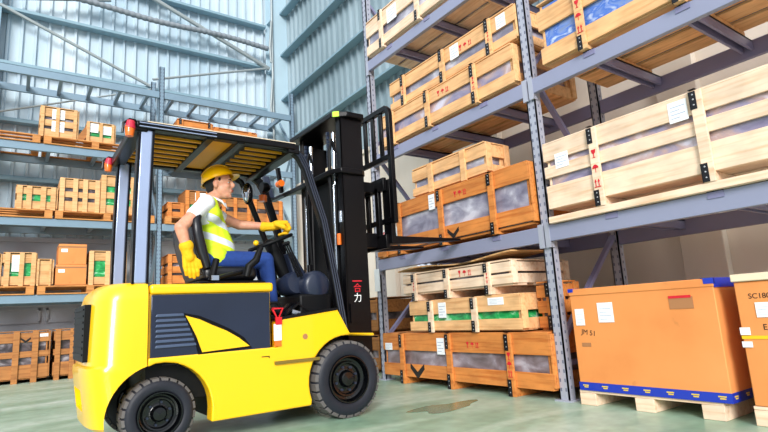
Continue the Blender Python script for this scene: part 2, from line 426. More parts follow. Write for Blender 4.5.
bk = thing('pallet_rack', (2.3, 10.9, 0), 'blue-grey pallet rack in front of the pale ribbed back wall', 'rack', worldmesh=True, group='pallet racks')
XU = (-.75, 2.3, 5.25)
for x in XU:
    for y in (10.9, 11.72):
        upright_mesh(x, y, 6.15, '-y', .1).build('upright', ['brack', 'hole'], bk)
    for (ya, za), (yb_, zb) in (((10.97,.4),(11.75,1.5)), ((11.75,1.5),(10.97,2.6)), ((10.97,2.7),(11.75,3.7)), ((11.75,3.7),(10.97,4.7)), ((10.97,4.8),(11.75,5.8))):
        MB().bar((x,ya,za),(x,yb_,zb),.03,.045,(1,0,0)).build('diagonal_brace', 'brack', bk)
for a, b in ((XU[0]-2.9, XU[0]), (XU[0], XU[1]), (XU[1], XU[2])):
    for z in (1.46, 2.80, 4.17, 5.58):
        MB().box(a+.05, b-.05, 10.87, 10.93, z-.14, z).build('front_beam', 'brack', bk, bevel=.006)
        MB().box(a+.05, b-.05, 11.74, 11.79, z-.14, z).build('rear_beam', 'brack', bk, bevel=.006)
        n = 6 if z > 5 else 4
        for k in range(n):
            x = a+(b-a)*(k+.5)/n
            MB().box(x-.03, x+.03, 10.93, 11.74, z-.1, z-.02).build('cross_bar', 'brack', bk)

# ------------------------------------------------------------------ pallets, crates, boxes
def pallet_parts(t, L, D, H, wm, bottom=True):
    th = .022; m = MB(); n = max(5, int(D/.16))
    for k in range(n):
        y = (D-.11)*k/(n-1); m.box(0, L, y, y+.11, H-th, H)
    m.build('deck_boards', wm, t, bevel=.003)
    for x in (0, L/2-.06, L-.12):
        MB().box(x, x+.12, 0, D, .02 if bottom else 0, H-th).build('bearer', wm, t, bevel=.003)
    if bottom:
        m = MB()
        for y in (0, D/2-.05, D-.1): m.box(0, L, y, y+.1, 0, .02)
        m.build('bottom_boards', wm, t, bevel=.002)
def pallet(loc, rz, L, D, H, label, wm='w_pallet', group='wooden pallets', blocks=False):
    t = thing('wooden_pallet', loc, label, 'pallet', rz, group)
    if blocks:
        m = MB(); m.box(0, L, 0, D, H-.02, H); m.build('deck', wm, t, bevel=.003)
        for x in (0, L/2-.07, L-.14): MB().box(x, x+.14, 0, D, 0, H-.021).build('bearer', wm, t, bevel=.004)
    else: pallet_parts(t, L, D, H, wm)
    return t

def glass_icon(m, x, z, s, y):
    m.prism([(x-.3*s,z+s),(x+.3*s,z+s),(x+.22*s,z+.62*s),(x+.05*s,z+.45*s),(x+.05*s,z+.12*s),(x+.22*s,z),(x-.22*s,z),(x-.05*s,z+.12*s),(x-.05*s,z+.45*s),(x-.22*s,z+.62*s)], 'y', y-.002, y)
def umbrella_icon(m, x, z, s, y):
    m.prism([(x+.4*s*math.cos(a*PI/8), z+.5*s+.45*s*math.sin(a*PI/8)) for a in range(9)], 'y', y-.002, y)
    m.box(x-.03*s, x+.03*s, y-.002, y, z, z+.6*s)
def arrows_icon(m, x, z, s, y):
    for d in (-.2*s, .2*s):
        m.prism([(x+d-.05*s,z+.15*s),(x+d+.05*s,z+.15*s),(x+d+.05*s,z+.65*s),(x+d+.15*s,z+.65*s),(x+d,z+s),(x+d-.15*s,z+.65*s),(x+d-.05*s,z+.65*s)], 'y', y-.002, y)
    m.box(x-.4*s, x+.4*s, y-.002, y, z, z+.1*s)

def crate(loc, L, D, H, planks, battens, label, rz=-PI/2, wm='w_mid', wb='w_mid', wf='f_grey', name='wooden_crate',
          base=.1, brk=.13, runner=False, papers=(), icons=(), bicons=(), vee=(), group=None, lid=True, bw=.075, endp=True, handle=False):
    """local frame: front face at y=0 (facing -y), length along +x, battens proud of the planks."""
    t = thing(name, loc, label, 'crate', rz, group); pt = .022
    m = MB()
    for a, b in planks: m.box(0, L, 0, pt, a, b)
    m.build('front_planks', wm, t, bevel=.003)
    m = MB()
    for a, b in planks: m.box(0, L, D-pt, D, a, b)
    m.build('back_planks', wm, t)
    for x in (0, L-pt):
        m = MB()
        for a, b in planks: m.box(x+(.001 if x else -.001), x+pt+(.001 if x else -.001), pt, D-pt, a, b)
        for y in (pt+.002, D-pt-.08): m.box(x+(pt if not x else -pt), x+(2*pt if not x else 0), y, y+.07, base+.01, H-.01)
        if endp and x:
            for y in (.0, D-.075): m.box(x+pt+.001, x+2*pt, y, y+.075, base, H)
        m.build('end_planks', wm, t, bevel=.003)
    m = MB(); nb = max(2, int(D/.23))
    for k in range(nb):
        y = .003+(D-.24)*k/(nb-1); m.box(.01, L-.01, y+pt, y+pt+.2, base-.02, base+.001)
    m.build('base_boards', wm, t)
    MB().box(pt*2+.004, L-pt*2-.004, pt+.006, D-pt-.006, base+.006, H-.02).build('film_liner', wf, t)
    if lid:
        m = MB(); nb = max(3, int(D/.2))
        for k in range(nb):
            y = D*k/nb; m.box(.005, L-.005, y, y+D/nb-.012, H, H+.015)
        m.build('lid_boards', wm, t, bevel=.003)
    for i, x in enumerate(battens):
        bt = MB().box(x-bw/2, x+bw/2, -.026, -.001, 0, H+.005).build('batten', wb, t, bevel=.003)
        if base > .03: MB().box(x-bw/2+.004, x+bw/2-.004, 0, D, 0, base-.022).build('skid', wb, t, bevel=.003)
        if brk:
            for z0 in (0.0, H-brk):
                m = MB(); xx = x-bw*.5
                m.box(xx-.003, xx+bw*.55, -.03, -.026, z0+.003, z0+brk); m.box(xx-.004, xx-.0005, -.03, .0, z0+.003, z0+brk)
                if z0: m.box(xx-.003, xx+bw*.55, -.03, .06, H+.016, H+.019)
                m.mi = 1
                for q in (.25, .55, .82): m.ball((xx+bw*.3, -.031, z0+brk*q), (.006, .003, .006), n=5)
                m.build('corner_strap', ['bracket', 'nail'], bt)
        if i in bicons:
            h = H-2*brk-.02; s = min(.075, h/3.2)
            for k, (fn, nm) in enumerate(((arrows_icon, 'arrow_mark'), (umbrella_icon, 'umbrella_mark'), (glass_icon, 'glass_mark'))):
                m = MB(); fn(m, x, brk+.02+k*h/3, s*.9, -.027); m.build(nm, 'redpaint', bt)
    if runner:
        for y in (0, D-.08): MB().box(0, L, y-.02, y+.06, -.055, -.001).build('runner', wm, t, bevel=.003)
    for x, z, w_, h_ in papers:
        m = MB(); m.box(x, x+w_, -.004, -.001, z, z+h_); m.mi = 1
        for k in range(4): m.box(x+w_*.12, x+w_*(.88 if k % 2 else .6), -.0052, -.004, z+h_*(.18+.18*k), z+h_*(.22+.18*k))
        o = m.build('paper_label', ['white', 'ink'], t); o['label'] = 'white printed paper stapled to the crate'
    for x, z, s in icons:
        for k, (fn, nm) in enumerate(((glass_icon, 'glass_mark'), (umbrella_icon, 'umbrella_mark'), (arrows_icon, 'arrow_mark'))):
            m = MB(); fn(m, x+s*1.2*k, z, s, -.001); m.build(nm, 'redpaint', t)
    for x, z, s in vee:
        m = MB(); m.prism([(x-s,z+.75*s),(x,z),(x+s,z+.75*s),(x+s,z+.45*s),(x+1.05*s,z+.3*s),(x+.1*s,z-.55*s),(x-.15*s,z-.5*s),(x-1.05*s,z+.3*s)], 'y', -.0035, -.001)
        o = m.build('spray_mark', 'blackpaint', t); o['label'] = 'black sprayed V mark'
    return t

FX = 3.75
def rc(y0, y1, z0, D, H, planks, bat_y, label, **k):     # crate on the right rack: bat_y are world Y
    fx = k.pop('fx', FX)
    for key in ('papers', 'icons', 'vee'):
        if key in k: k[key] = [(y1-p[0],)+tuple(p[1:]) for p in k[key]]
    k.setdefault('group', 'wooden crates on and beside the right-hand rack'); return crate((fx, y1, z0), y1-y0, D, H, planks, [y1-b for b in bat_y], label, **k)

# right bay, lower shelf
rc(.25, 2.80, 1.53, 1.0, .64, [(.07,.27),(.34,.44),(.49,.64)], [2.30, 1.50, .6], 'long pale pine crate with grey film showing, front right on the lower rack beam',
   wm='w_pale', wb='w_pale', wf='f_violet', base=.09, runner=True, papers=[(1.70,.47,.13,.15),(2.68,.40,.13,.13)], bicons=[0])
# right bay, upper shelf
rc(.3, 2.69, 2.84, 1.0, .62, [(.05,.2),(.37,.56)], [2.27, 1.5, .7], 'honey pine crate lined with bright blue film on the upper beam at top right',
   wm='w_mid', wb='w_mid', wf='f_blue', base=.06, bicons=[0])
# left bay top shelf
rc(3.05, 5.43, 4.19, 1.0, .52, [(.04,.17),(.3,.5)], [5.06, 4.32, 3.6], 'pale pine crate on the highest shelf at the top of the photo',
   wm='w_pale', wb='w_pale', wf='f_grey', base=.05, papers=[(4.93,.27,.2,.2)])
# left bay middle shelf: two stacked
rc(3.02, 5.25, 2.84, .95, .42, [(.03,.15),(.27,.41)], [4.95, 4.27, 3.52], 'honey pine crate at the bottom of the stack of two on the middle shelf',
   wm='w_mid', wb='w_mid', wf='f_violet', base=.04, icons=[(4.08,.30,.06)], bicons=[2])
rc(2.97, 5.03, 3.28, .95, .38, [(.03,.12),(.22,.37)], [4.73, 4.01, 3.30], 'honey pine crate lying on top of the other crate on the middle shelf',
   wm='w_mid', wb='w_mid', wf='f_grey', base=.04, fx=3.79, icons=[(3.72,.25,.06)], bicons=[0, 2], papers=[(3.88,.2,.13,.16),(3.2,.22,.12,.14)])
# left bay lower shelf
rc(2.98, 4.98, 1.48, 1.0, .6, [(.06,.2),(.44,.6)], [4.93, 4.18, 3.43], 'big orange crate with plastic-wrapped goods, resting on the lower beam behind the forks',
   wm='w_orange', wb='w_orange', wf='f_grey', base=.05, icons=[(3.95,.48,.06)], vee=[(4.02,.10,.085)], papers=[(4.38,.42,.1,.17)], brk=.12)
rc(3.52, 4.71, 2.11, .34, .33, [(.02,.11),(.19,.32)], [4.36, 3.83], 'small pale slatted crate sitting on top of the big orange crate',
   wm='w_mid', wb='w_mid', wf='f_grey', base=.03, brk=0, fx=3.8)
# small crate end and printed packet left of the big orange crate
rc(5.05, 5.44, 1.48, .6, .2, [(.02,.08),(.11,.19)], [5.25], 'small low orange crate at the far left end of the lower beam', wm='w_orange', wb='w_orange', base=.02, brk=0, wf='f_dark')
t = thing('printed_packet', (3.78, 5.38, 1.70), 'small white packet with teal, red and blue print beside the forklift carriage', 'packet', -PI/2)
MB().box(0, .34, 0, .25, 0, .13).build('packet_body', 'white', t, bevel=.01)
MB().box(.02, .32, -.002, 0, .01, .045).build('teal_band', 'teal', t)
m = MB(); 
for k in range(3): m.box(.05+k*.03, .07+k*.03, -.002, 0, .065, .105)
m.build('red_print', 'redpaint', t)
m = MB()
for k in range(4): m.box(.17+k*.035, .19+k*.035, -.002, 0, .065, .1)
m.build('blue_print', 'tape', t)
# floor of the left bay
rc(2.96, 5.43, 0, 1.0, .55, [(.08,.22),(.37,.55)], [5.03, 4.22, 3.40], 'dark orange crate standing on the floor at the bottom of the rack',
   wm='w_orange', wb='w_orange', wf='f_brown', base=.1, icons=[(3.95,.42,.055)], vee=[(4.78,.14,.12)], papers=[(4.42,.34,.12,.17),(5.38,.37,.14,.08)], brk=.15, bicons=[2])
rc(2.98+.25, 4.86, .57, .95, .33, [(.02,.12),(.19,.33)], [4.47, 3.80], 'yellowish pine crate with a green film stripe, middle of the floor stack',
   wm='w_mid', wb='w_pale', wf='f_green', base=.03, papers=[(4.35,.15,.12,.16),(3.62,.25,.2,.07)], brk=.11)
rc(3.30, 4.95, .92, .85, .3, [(.09,.18),(.2,.29)], [4.72, 4.17, 3.58], 'weathered pale crate with red marks at the top of the floor stack',
   wm='w_pale', wb='w_pale', wf='f_dark', base=.09, brk=0.09, icons=[(3.98,.21,.06)], bicons=[0, 2])
m = MB()
N = 14
for i in range(N):
    y = 5.0-1.75*i/N; y2 = 5.0-1.75*(i+1)/N
    z = 1.265+.022*math.sin(i*.55)+.012*i/N; z2 = 1.265+.022*math.sin((i+1)*.55)+.012*(i+1)/N
    m.hexa([(3.72,y,z),(3.72,y2,z2),(4.3,y2,z2+.01),(4.3,y,z+.01),(3.72,y,z+.012),(3.72,y2,z2+.012),(4.3,y2,z2+.022),(4.3,y,z+.022)])
tag(m.build('plywood_sheet', 'w_back'), 'warped loose plywood sheet lying over the weathered pale crate', 'board')
m = MB(); 
for k in range(14): m.ball((3.8+random.random()*.12, 4.5+random.random()*.22, 1.30+random.random()*.03), (.04,.04,.02), n=5)
o = m.build('crumpled_film', 'bluepaper'); remesh(o, .012, 1); tag(o, 'scrap of crumpled pale blue film on the plywood sheet', 'scrap')
for (z0, h, lb) in ((0, .52, 'brown crate on the floor half hidden behind the near upright, lower of two'), (.54, .5, 'orange crate with dark strap half hidden behind the near upright, upper of two')):
    pass
rc(2.98, 3.21, .57, .3, .42, [(.02,.12),(.15,.26),(.29,.4)], [3.05], 'narrow orange crate on the floor stack half hidden behind the near upright', wm='w_orange', wb='w_orange', wf='f_dark', fx=3.97, base=.02)
# crates standing beyond the far end of the rack
for k, (z0, lb) in enumerate(((0, 'brown crate on the floor seen through the far end of the rack'), (.52, 'brown crate stacked on the one at the far end of the rack'))):
    rc(6.2, 7.3, z0, .9, .5, [(.05,.2),(.3,.48)], [6.4, 7.1], lb, wm='w_dark', wb='w_dark', wf='f_dark', fx=4.2, brk=0, base=.06)

# right floor: big cartons on pallets
pallet((3.76, 2.72, 0), -PI/2, 1.06, .95, .115, 'pale low pallet under the big taped carton', 'w_pale', blocks=True)
t = thing('cardboard_carton', (3.75, 2.70, .116), 'big orange-brown carton with blue tape round its base, beside the near rack upright', 'carton', -PI/2)
MB().box(0, 1.10, 0, .92, 0, .775).build('box_body', 'carton', t, bevel=.006)
m = MB(); m.box(-.004, 1.104, -.006, .926, .735, .79); m.build('lid_flap', 'carton', t, bevel=.006)
MB().box(-.003, 1.103, -.003, .923, .0, .062).build('tape_band', 'tape', t)
m = MB()
for k in range(7):
    x = .03+k*.165; m.box(x, x+.05, -.005, -.003, .035, .043); m.box(x+.01, x+.045, -.005, -.003, .022, .03)
for k in range(5):
    y = .03+k*.17; m.box(1.103, 1.105, y, y+.05, .035, .043); m.box(1.103, 1.105, y+.01, y+.045, .022, .03)
m.build('tape_print', 'tapetext', t)
m = MB(); m.box(1.03, 1.1055, -.008, .4, .79, .793); m.box(1.045, 1.108, -.009, .012, .755, .792); m.box(1.104, 1.108, .0, .38, .73, .792)
m.build('corner_tape', 'tape', t)
MB().box(-.007, .04, -.009, .1, .765, .793).build('corner_tape', 'tape', t)
def paper(t, x, z, w_, h_, y=-.003, lines=4):
    m = MB(); m.box(x, x+w_, y-.002, y, z, z+h_); m.mi = 1
    for k in range(lines): m.box(x+w_*.12, x+w_*(.86 if k % 2 else .6), y-.003, y-.002, z+h_*(.15+.7*k/lines), z+h_*(.18+.7*k/lines))
    o = m.build('paper_label', ['white', 'ink'], t); o['label'] = 'white printed label'; return o
paper(t, .24, .52, .13, .15); paper(t, .035, .50, .08, .13)
MB().box(.115-.05, .115+.03, -.0025, -.001, .335, .365).build('brown_patch', 'tan', t)
m = MB(); m.box(.80, .96, -.004, -.001, .60, .68); o = m.build('pouch', 'tan', t)
MB().box(.80, .95, -.006, -.004, .672, .69).build('red_strip', 'redpaint', t)
def text(body, size, mt, parent, x, z, y=-.0015, ang=0, name='printed_text'):
    cu = bpy.data.curves.new(name, 'FONT'); cu.body = body; cu.size = size; cu.extrude = .0004
    to = bpy.data.objects.new(name, cu); C.objects.link(to)
    dg = bpy.context.evaluated_depsgraph_get(); dg.update()
    me = bpy.data.meshes.new_from_object(to.evaluated_get(dg)); bpy.data.objects.remove(to)
    b = BASE.get(parent.name, Vector())
    ca, sa = math.cos(ang), math.sin(ang)
    for v in me.vertices:
        a, c, e = v.co; v.co = Vector((x+a*ca-c*sa, y-e, z+a*sa+c*ca))-b
    me.materials.clear(); me.materials.append(M[mt]); o = bpy.data.objects.new(name, me); C.objects.link(o); o.parent = parent; return o
text('JM 51', .055, 'blackpaint', t, .07, .435, ang=-.15, name='handwriting')

pallet((3.75, 1.49, 0), -PI/2, 1.1, .95, .115, 'pale low pallet at the right edge of the photo', 'w_pale', blocks=True)
t = thing('cardboard_carton', (3.75, 1.48, .116), 'orange-brown carton with a yellow strap, cut off by the right edge of the photo', 'carton', -PI/2)
MB().box(0, 1.06, 0, .92, 0, .75).build('box_body', 'carton', t, bevel=.006)
m = MB(); m.box(-.01, 1.07, -.015, .93, .752, .80); m.build('lid_board', 'cream', t, bevel=.006)
MB().box(-.004, 1.064, -.004, .924, .40, .42).build('strap', 'yellowstrap', t)
MB().box(-.006, .05, -.008, -.004, .35, .385).build('strap_pad', 'white', t); MB().box(-.006, .05, -.008, -.004, .425, .47).build('strap_pad', 'white', t)
paper(t, .10, .53, .1, .09)
text('SC180', .045, 'blackpaint', t, .07, .645, name='handwriting'); text('E1202', .05, 'blackpaint', t, .12, .455, name='handwriting')

# ------------------------------------------------------------------ back rack load
def bc(x0, x1, z0, H, planks, bats, label, **k):
    D = k.pop('D', .6); y = k.pop('y', 10.93); k.setdefault('group', 'wooden crates on the back rack')
    return crate((x0, y, z0), x1-x0, D, H, planks, [b-x0 for b in bats], label, rz=0, **k)
def bpal(x0, x1, z, label): pallet((x0, 10.84, z+.002), 0, x1-x0, .95, .15, label, 'w_pallet')
# level 3
bpal(-1.3, .25, 4.17, 'orange pallet at the far left of the third shelf of the back rack'); bpal(.3, 1.95, 4.17, 'orange pallet on the third shelf under the papered crates')
bc(.22, .82, 4.325, .58, [(.02,.16),(.22,.34),(.40,.56)], [.26, .5, .78], 'tall pale crate with white papers on the third shelf of the back rack', wm='w_back', wb='w_back', wf='f_dark', base=.03, brk=0, papers=[(.19,.36,.2,.19),(.19,.12,.2,.2)], bw=.06)
bc(.97, 1.45, 4.325, .4, [(.02,.12),(.24,.38)], [1.0, 1.22, 1.42], 'low pale crate with green goods and two papers on the third shelf', wm='w_back', wb='w_back', wf='f_green', base=.03, brk=0, papers=[(.02,.2,.18,.18),(.26,.18,.17,.17)], bw=.05)
m = MB(); m.bar((.86,10.95,4.34),(1.02,10.95,4.62),.12,.03,(0,1,0)); tag(m.build('loose_board', 'w_dark'), 'loose dark board leaning between two crates on the third shelf', 'board')
bpal(2.5, 4.6, 4.17, 'orange pallet on the third shelf above the forklift roof')
bc(2.62, 3.35, 4.325, .74, [(.05,.4),(.48,.72)], [2.7, 3.3], 'orange crate above the left part of the forklift roof', wm='w_orange', wb='w_orange', wf='f_dark', base=.03, brk=.12)
bc(3.38, 4.35, 4.325, .68, [(.05,.35),(.42,.66)], [3.45, 4.2], 'orange crate with red marks above the forklift roof', wm='w_orange', wb='w_orange', wf='f_dark', base=.03, icons=[(.3,.46,.14)], brk=0)
# level 2
bpal(-1.2, .5, 2.80, 'orange pallet under the crate with three green windows'); bpal(.54, 2.2, 2.80, 'orange pallet under the slatted crates on the second shelf')
bc(-.06, .55, 2.955, .42, [(.02,.16),(.28,.4)], [-.0, .14, .35, .5], 'low pale crate with three green openings on the second shelf', wm='w_back', wb='w_back', wf='f_green', base=.03, brk=0, bw=.08)
bc(.59, 1.24, 2.955, .62, [(.02,.2),(.27,.38),(.45,.6)], [.63, .84, 1.0, 1.2], 'slatted honey crate in the middle of the second shelf', wm='w_back', wb='w_mid', wf='f_dark', base=.03, brk=0, bw=.08)
bc(1.27, 1.86, 2.955, .74, [(.02,.17),(.3,.42),(.54,.72)], [1.3, 1.55, 1.82], 'tall pale crate with green goods behind the rear roof pillars', wm='w_back', wb='w_back', wf='f_green', base=.03, brk=0, bw=.09)
bpal(2.4, 3.7, 2.80, 'orange pallet on the second shelf behind the driver'); bpal(3.75, 5.1, 2.80, 'orange pallet on the second shelf behind the steering wheel')
bc(2.45, 2.78, 2.955, .3, [(.02,.12),(.18,.28)], [2.5, 2.74], 'small orange crate behind the back of the driver', wm='w_orange', wb='w_orange', wf='f_dark', base=.03, brk=0)
bc(2.8, 3.3, 2.955, .58, [(.02,.2),(.3,.56)], [2.84, 3.05, 3.26], 'orange crate with white paper behind the shoulder of the driver', wm='w_dark', wb='w_orange', wf='f_green', base=.03, brk=0, papers=[(.2,.38,.22,.17)])
bc(3.55, 4.2, 2.955, .5, [(.02,.2),(.3,.48)], [3.6, 3.85, 4.15], 'orange slatted crate in front of the face of the driver', wm='w_dark', wb='w_orange', wf='f_dark', base=.03, brk=0)
bc(4.24, 4.95, 2.955, .5, [(.02,.2),(.3,.48)], [4.3, 4.6, 4.9], 'orange slatted crate behind the oval mirror', wm='w_dark', wb='w_orange', wf='f_dark', base=.03, brk=0)
# level 1
bpal(-1.4, .3, 1.46, 'orange pallet at the far left of the first shelf'); bpal(.34, 1.95, 1.46, 'orange pallet under the stacked cartons on the first shelf')
bc(-.75, -.2, 1.615, .55, [(.02,.2),(.3,.5)], [-.7, -.25], 'pale crate cut off by the left edge on the first shelf', wm='w_back', wb='w_back', wf='f_dark', base=.03, brk=0)
bc(-.17, .3, 1.615, .57, [(.02,.17),(.4,.55)], [-.1, .1, .27], 'pale crate with green goods and hanging papers at left of the first shelf', wm='w_back', wb='w_back', wf='f_green', base=.03, brk=0, papers=[(.13,.25,.15,.28)], bw=.07)
bc(.32, .55, 1.615, .46, [(.02,.44)], [.34, .52], 'small closed wooden box between the papered crate and the cartons', wm='w_back', wb='w_back', wf='f_dark', base=.03, brk=0, bw=.03)
def carton(x0, x1, z0, H, label):
    t = thing('cardboard_carton', (x0, 10.93, z0), label, 'carton')
    MB().box(0, x1-x0, 0, .55, 0, H).build('box_body', 'carton', t, bevel=.006)
    MB().box(-.002, x1-x0+.002, -.002, .552, H*.82, H*.9).build('tape_band', 'tan', t)
    paper(t, .04, H*.6, .1, .06, -.001, 2)
carton(.6, 1.08, 1.63, .36, 'lower of two brown cartons stacked on the first shelf'); carton(.63, 1.07, 1.992, .37, 'upper of two brown cartons stacked on the first shelf')
m = MB(); m.box(.58, 1.12, 10.9, 11.5, 1.614, 1.629); tag(m.build('loose_board', 'w_dark'), 'thin dark board under the two stacked brown cartons', 'board')
bc(1.12, 1.72, 1.615, .62, [(.02,.15),(.45,.6)], [1.15, 1.42, 1.68], 'pale crate with tall green openings on the first shelf by the rear pillars', wm='w_back', wb='w_mid', wf='f_green', base=.03, brk=0, papers=[], bw=.08)
bpal(2.42, 4.0, 1.46, 'orange pallet on the first shelf behind the seat')
bc(2.48, 2.95, 1.615, .58, [(.02,.17),(.22,.35),(.42,.56)], [2.52, 2.9], 'orange slatted crate behind the lower back of the driver', wm='w_orange', wb='w_orange', wf='f_dark', base=.03, brk=0)
# level 0, on the floor
bc(-.62, .57, 0, .85, [(.08,.3),(.42,.52),(.67,.83)], [-.55, -.2, .1, .37], 'brown crate with black sprayed V on the floor at the left edge', wm='w_dark', wb='w_dark', wf='f_dark', base=.08, brk=0, y=11, vee=[(.85,.70,.07)], papers=[(1.05,.75,.12,.05)], D=.8, bw=.09)
bc(.64, 1.85, 0, .85, [(.08,.3),(.42,.52),(.67,.83)], [.7, .92, 1.3, 1.75], 'brown crate with black V on the floor just left of the forklift', wm='w_dark', wb='w_dark', wf='f_dark', base=.08, brk=0, y=11, vee=[(.42,.72,.06)], D=.8, bw=.08)

# floor stain
m = MB(); pts = []
for k in range(28):
    a = 2*PI*k/28; rr = 1+.22*math.sin(3*a+1)+.12*math.sin(5*a); pts.append((3.02+.22*rr*math.cos(a)*1.5, 3.52+.16*rr*math.sin(a)))
m.prism(pts, 'z', .0005, .002); tag(m.build('damp_patch', 'stain'), 'dark green damp patch on the floor in front of the rack', 'stain')

# ------------------------------------------------------------------ forklift
Y0, Y1, YC = 3.8, 4.84, 4.32
fk = thing('forklift', (1.5, YC, 0), 'yellow forklift truck with black mast facing the right-hand rack', 'forklift', worldmesh=True)
def boolean_cut(o, cutters):
    cs = []
    for c in cutters:
        co_ = c.build('cutter', 'black'); cs.append(co_)
        b = o.modifiers.new('b', 'BOOLEAN'); b.operation = 'DIFFERENCE'; b.object = co_; b.solver = 'EXACT'; b.use_self = True
    mats = list(o.data.materials); bake(o, None)
    if not o.data.materials:
        for mm in mats: o.data.materials.append(mm)
    for c in cs: bpy.data.objects.remove(c)
    o.data.set_sharp_from_angle(angle=math.radians(35))
RW, FW = (.84, .235, .235), (2.26, .30, .305)      # centre x, z, radius

# counterweight: loft of rounded outlines
def cw_outline(xr, hw, n=26, xf=.745):
    pts = [(xf, YC-hw)]
    for k in range(n+1):
        a = -PI/2+PI*k/n; s, c = math.sin(a), math.cos(a)
        pts.append((xr+.26*(1-abs(c)**.55), YC+hw*(1 if s >= 0 else -1)*abs(s)**.55))
    pts.append((xf, YC+hw)); return pts
lv = [(.16,.47,.50),(.19,.43,.515),(.52,.385,.52),(.56,.385,.52),(.575,.41,.52),(.98,.42,.52),(1.05,.44,.51),(1.09,.48,.485),(1.10,.52,.46)]
m = MB(); rings = []
for z, xr, hw in lv: rings.append([m.bm.verts.new((x-1.5+1.5, y, z)) for x, y in cw_outline(xr, hw)])
n = len(rings[0])
for A, B in zip(rings, rings[1:]):
    for k in range(n): m._f([A[k], A[(k+1)%n], B[(k+1)%n], B[k]])
m._f(rings[0][::-1]); m._f(rings[-1])
cw = m.build('counterweight', 'yellow', None)
c1 = MB(); c1.cyl((RW[0],3.5,.235),(RW[0],5.1,.235),.33,48)
c2 = MB(); c2.box(.3,.47,4.02,4.62,.62,.97)
c3 = MB(); c3.box(.3,.46,4.12,4.52,.28,.42)
boolean_cut(cw, [c1, c2, c3])
for v in cw.data.vertices: v.co -= Vector((1.5, YC, 0))
cw.parent = fk; BASE[cw.name] = Vector((1.5, YC, 0))
m = MB(); m.box(.395,.47,4.0,4.64,.60,.97)
for k in range(8): m.box(.388,.40,4.03,4.61,.64+k*.042,.652+k*.042)
m.build('radiator_grille', 'black2', cw)

# chassis side silhouette
prof = [(.752,.60),(.752,.545)]
for k in range(11):
    a = PI*.60-(PI*.60)*k/10*1.0
    x, z = RW[0]+.33*math.cos(a), RW[1]+.33*math.sin(a)
    if x > .76: prof.append((x, z))
prof += [(1.165,.14),(1.93,.14)]
for k in range(13):
    a = PI+.35-(PI*.62)*k/12
    prof.append((FW[0]+.345*math.cos(a)-.0, FW[1]+.345*math.sin(a)))
prof += [(2.54,.62),(2.54,.645),(2.30,.66),(2.19,.86),(1.66,.80),(1.66,.60)]
m = MB(); m.prism(prof, 'y', Y0, Y0+.12); m.prism(prof, 'y', Y1-.12, Y1)
m.build('side_body', 'yellow', fk, bevel=.012, seg=3)
m = MB(); m.box(.76,2.5,Y0+.12,Y1-.12,.30,.58); m.box(1.2,1.9,Y0+.1,Y1-.1,.15,.5); m.box(2.1,2.4,Y0+.2,Y1-.2,.18,.7)
m.build('chassis', 'black2', fk)
MB().box(1.66,2.2,Y0+.12,Y1-.12,.70,.80).build('floor_plate', 'black2', fk)
for y in (Y0+.06, Y1-.06): MB().bar((1.645,y,.805),(2.19,y,.862),.13,.018).build('sill_trim', 'black2', fk)
# hood (battery / engine cover) with navy side panel
m = MB(); m.box(.755,1.64,Y0+.01,Y1-.01,1.015,1.085); m.build('hood_rim', 'yellow', fk, bevel=.02, seg=3)
m = MB(); m.box(.755,1.615,Y0+.03,Y1-.03,.58,1.02); hd = m.build('hood', 'yellow', fk)
m = MB(); m.prism([(.765,.585),(1.605,.575),(1.605,1.012),(.765,1.012)], 'y', Y0+.008, Y0+.032); sp = m.build('side_panel', 'navy', fk, bevel=.004)
m = MB()
for k in range(7):
    z = .66+k*.034; w_ = .27-.014*k
    m.prism([(.79,z),(.79+w_,z),(.785+w_,z+.018),(.80,z+.018)], 'y', Y0-.008, Y0+.009)
m.build('louvre', 'louvre', sp, bevel=.003)
fin = [(.985,.865),(1.02,.80),(1.06,.72),(1.10,.61),(1.44,.625),(1.36,.69),(1.27,.745),(1.17,.79),(1.08,.835)]
MB().prism([(.965,.885),(1.0,.82),(1.04,.73),(1.075,.595),(1.46,.61),(1.40,.69),(1.30,.755),(1.19,.81),(1.08,.86)], 'y', Y0+.003, Y0+.0085).build('fin_border', 'black', sp)
MB().prism(fin, 'y', Y0-.001, Y0+.0035).build('fin_emblem', 'yellow', sp)
m = MB(); m.box(.84,.94,Y0-.003,Y0+.002,.545,.552); m.box(.935,.942,Y0-.003,Y0+.002,.535,.552); m.build('panel_handle', 'black', fk)
m = MB(); m.box(1.53,1.59,Y0-.003,Y0+.002,.535,.541); m.box(1.586,1.592,Y0-.003,Y0+.002,.525,.541); m.build('panel_handle', 'black', fk)
m = MB(); m.bar((1.63,Y0-.008,.485),(2.0,Y0-.008,.485),.025,.022); m.build('step_tread', 'olive', fk)
MB().cyl((1.89,Y0-.002,.66),(1.89,Y0+.01,.66),.022,20).build('body_plug', 'tan', fk)
# red emergency handle with white tag on the front of the hood side
m = MB(); m.ribbon([(1.615,Y0-.012,.885),(1.70,Y0-.012,.885),(1.66,Y0-.012,.80),(1.615,Y0-.012,.885)], .012, .014); m.box(1.64,1.69,Y0-.02,Y0-.004,.765,.82)
m.build('pull_handle', 'red', fk)
m = MB(); m.box(1.628,1.69,Y0-.012,Y0,.645,.77); m.build('tag_plate', 'white', fk, bevel=.004)
m = MB(); m.box(1.653,1.663,Y0-.014,Y0-.012,.725,.737); m.box(1.653,1.663,Y0-.014,Y0-.012,.69,.70); m.build('tag_dots', 'ink', fk)
MB().box(1.632,1.685,Y0-.012,Y0,.605,.643).build('amber_reflector', 'orange', fk)
m = MB(); m.tube([(1.62,Y0+.05,.93),(1.68,Y0+.04,.93),(1.72,Y0+.05,.88),(1.72,Y0+.06,.80)],.012,8); m.build('cable', 'black2', fk)

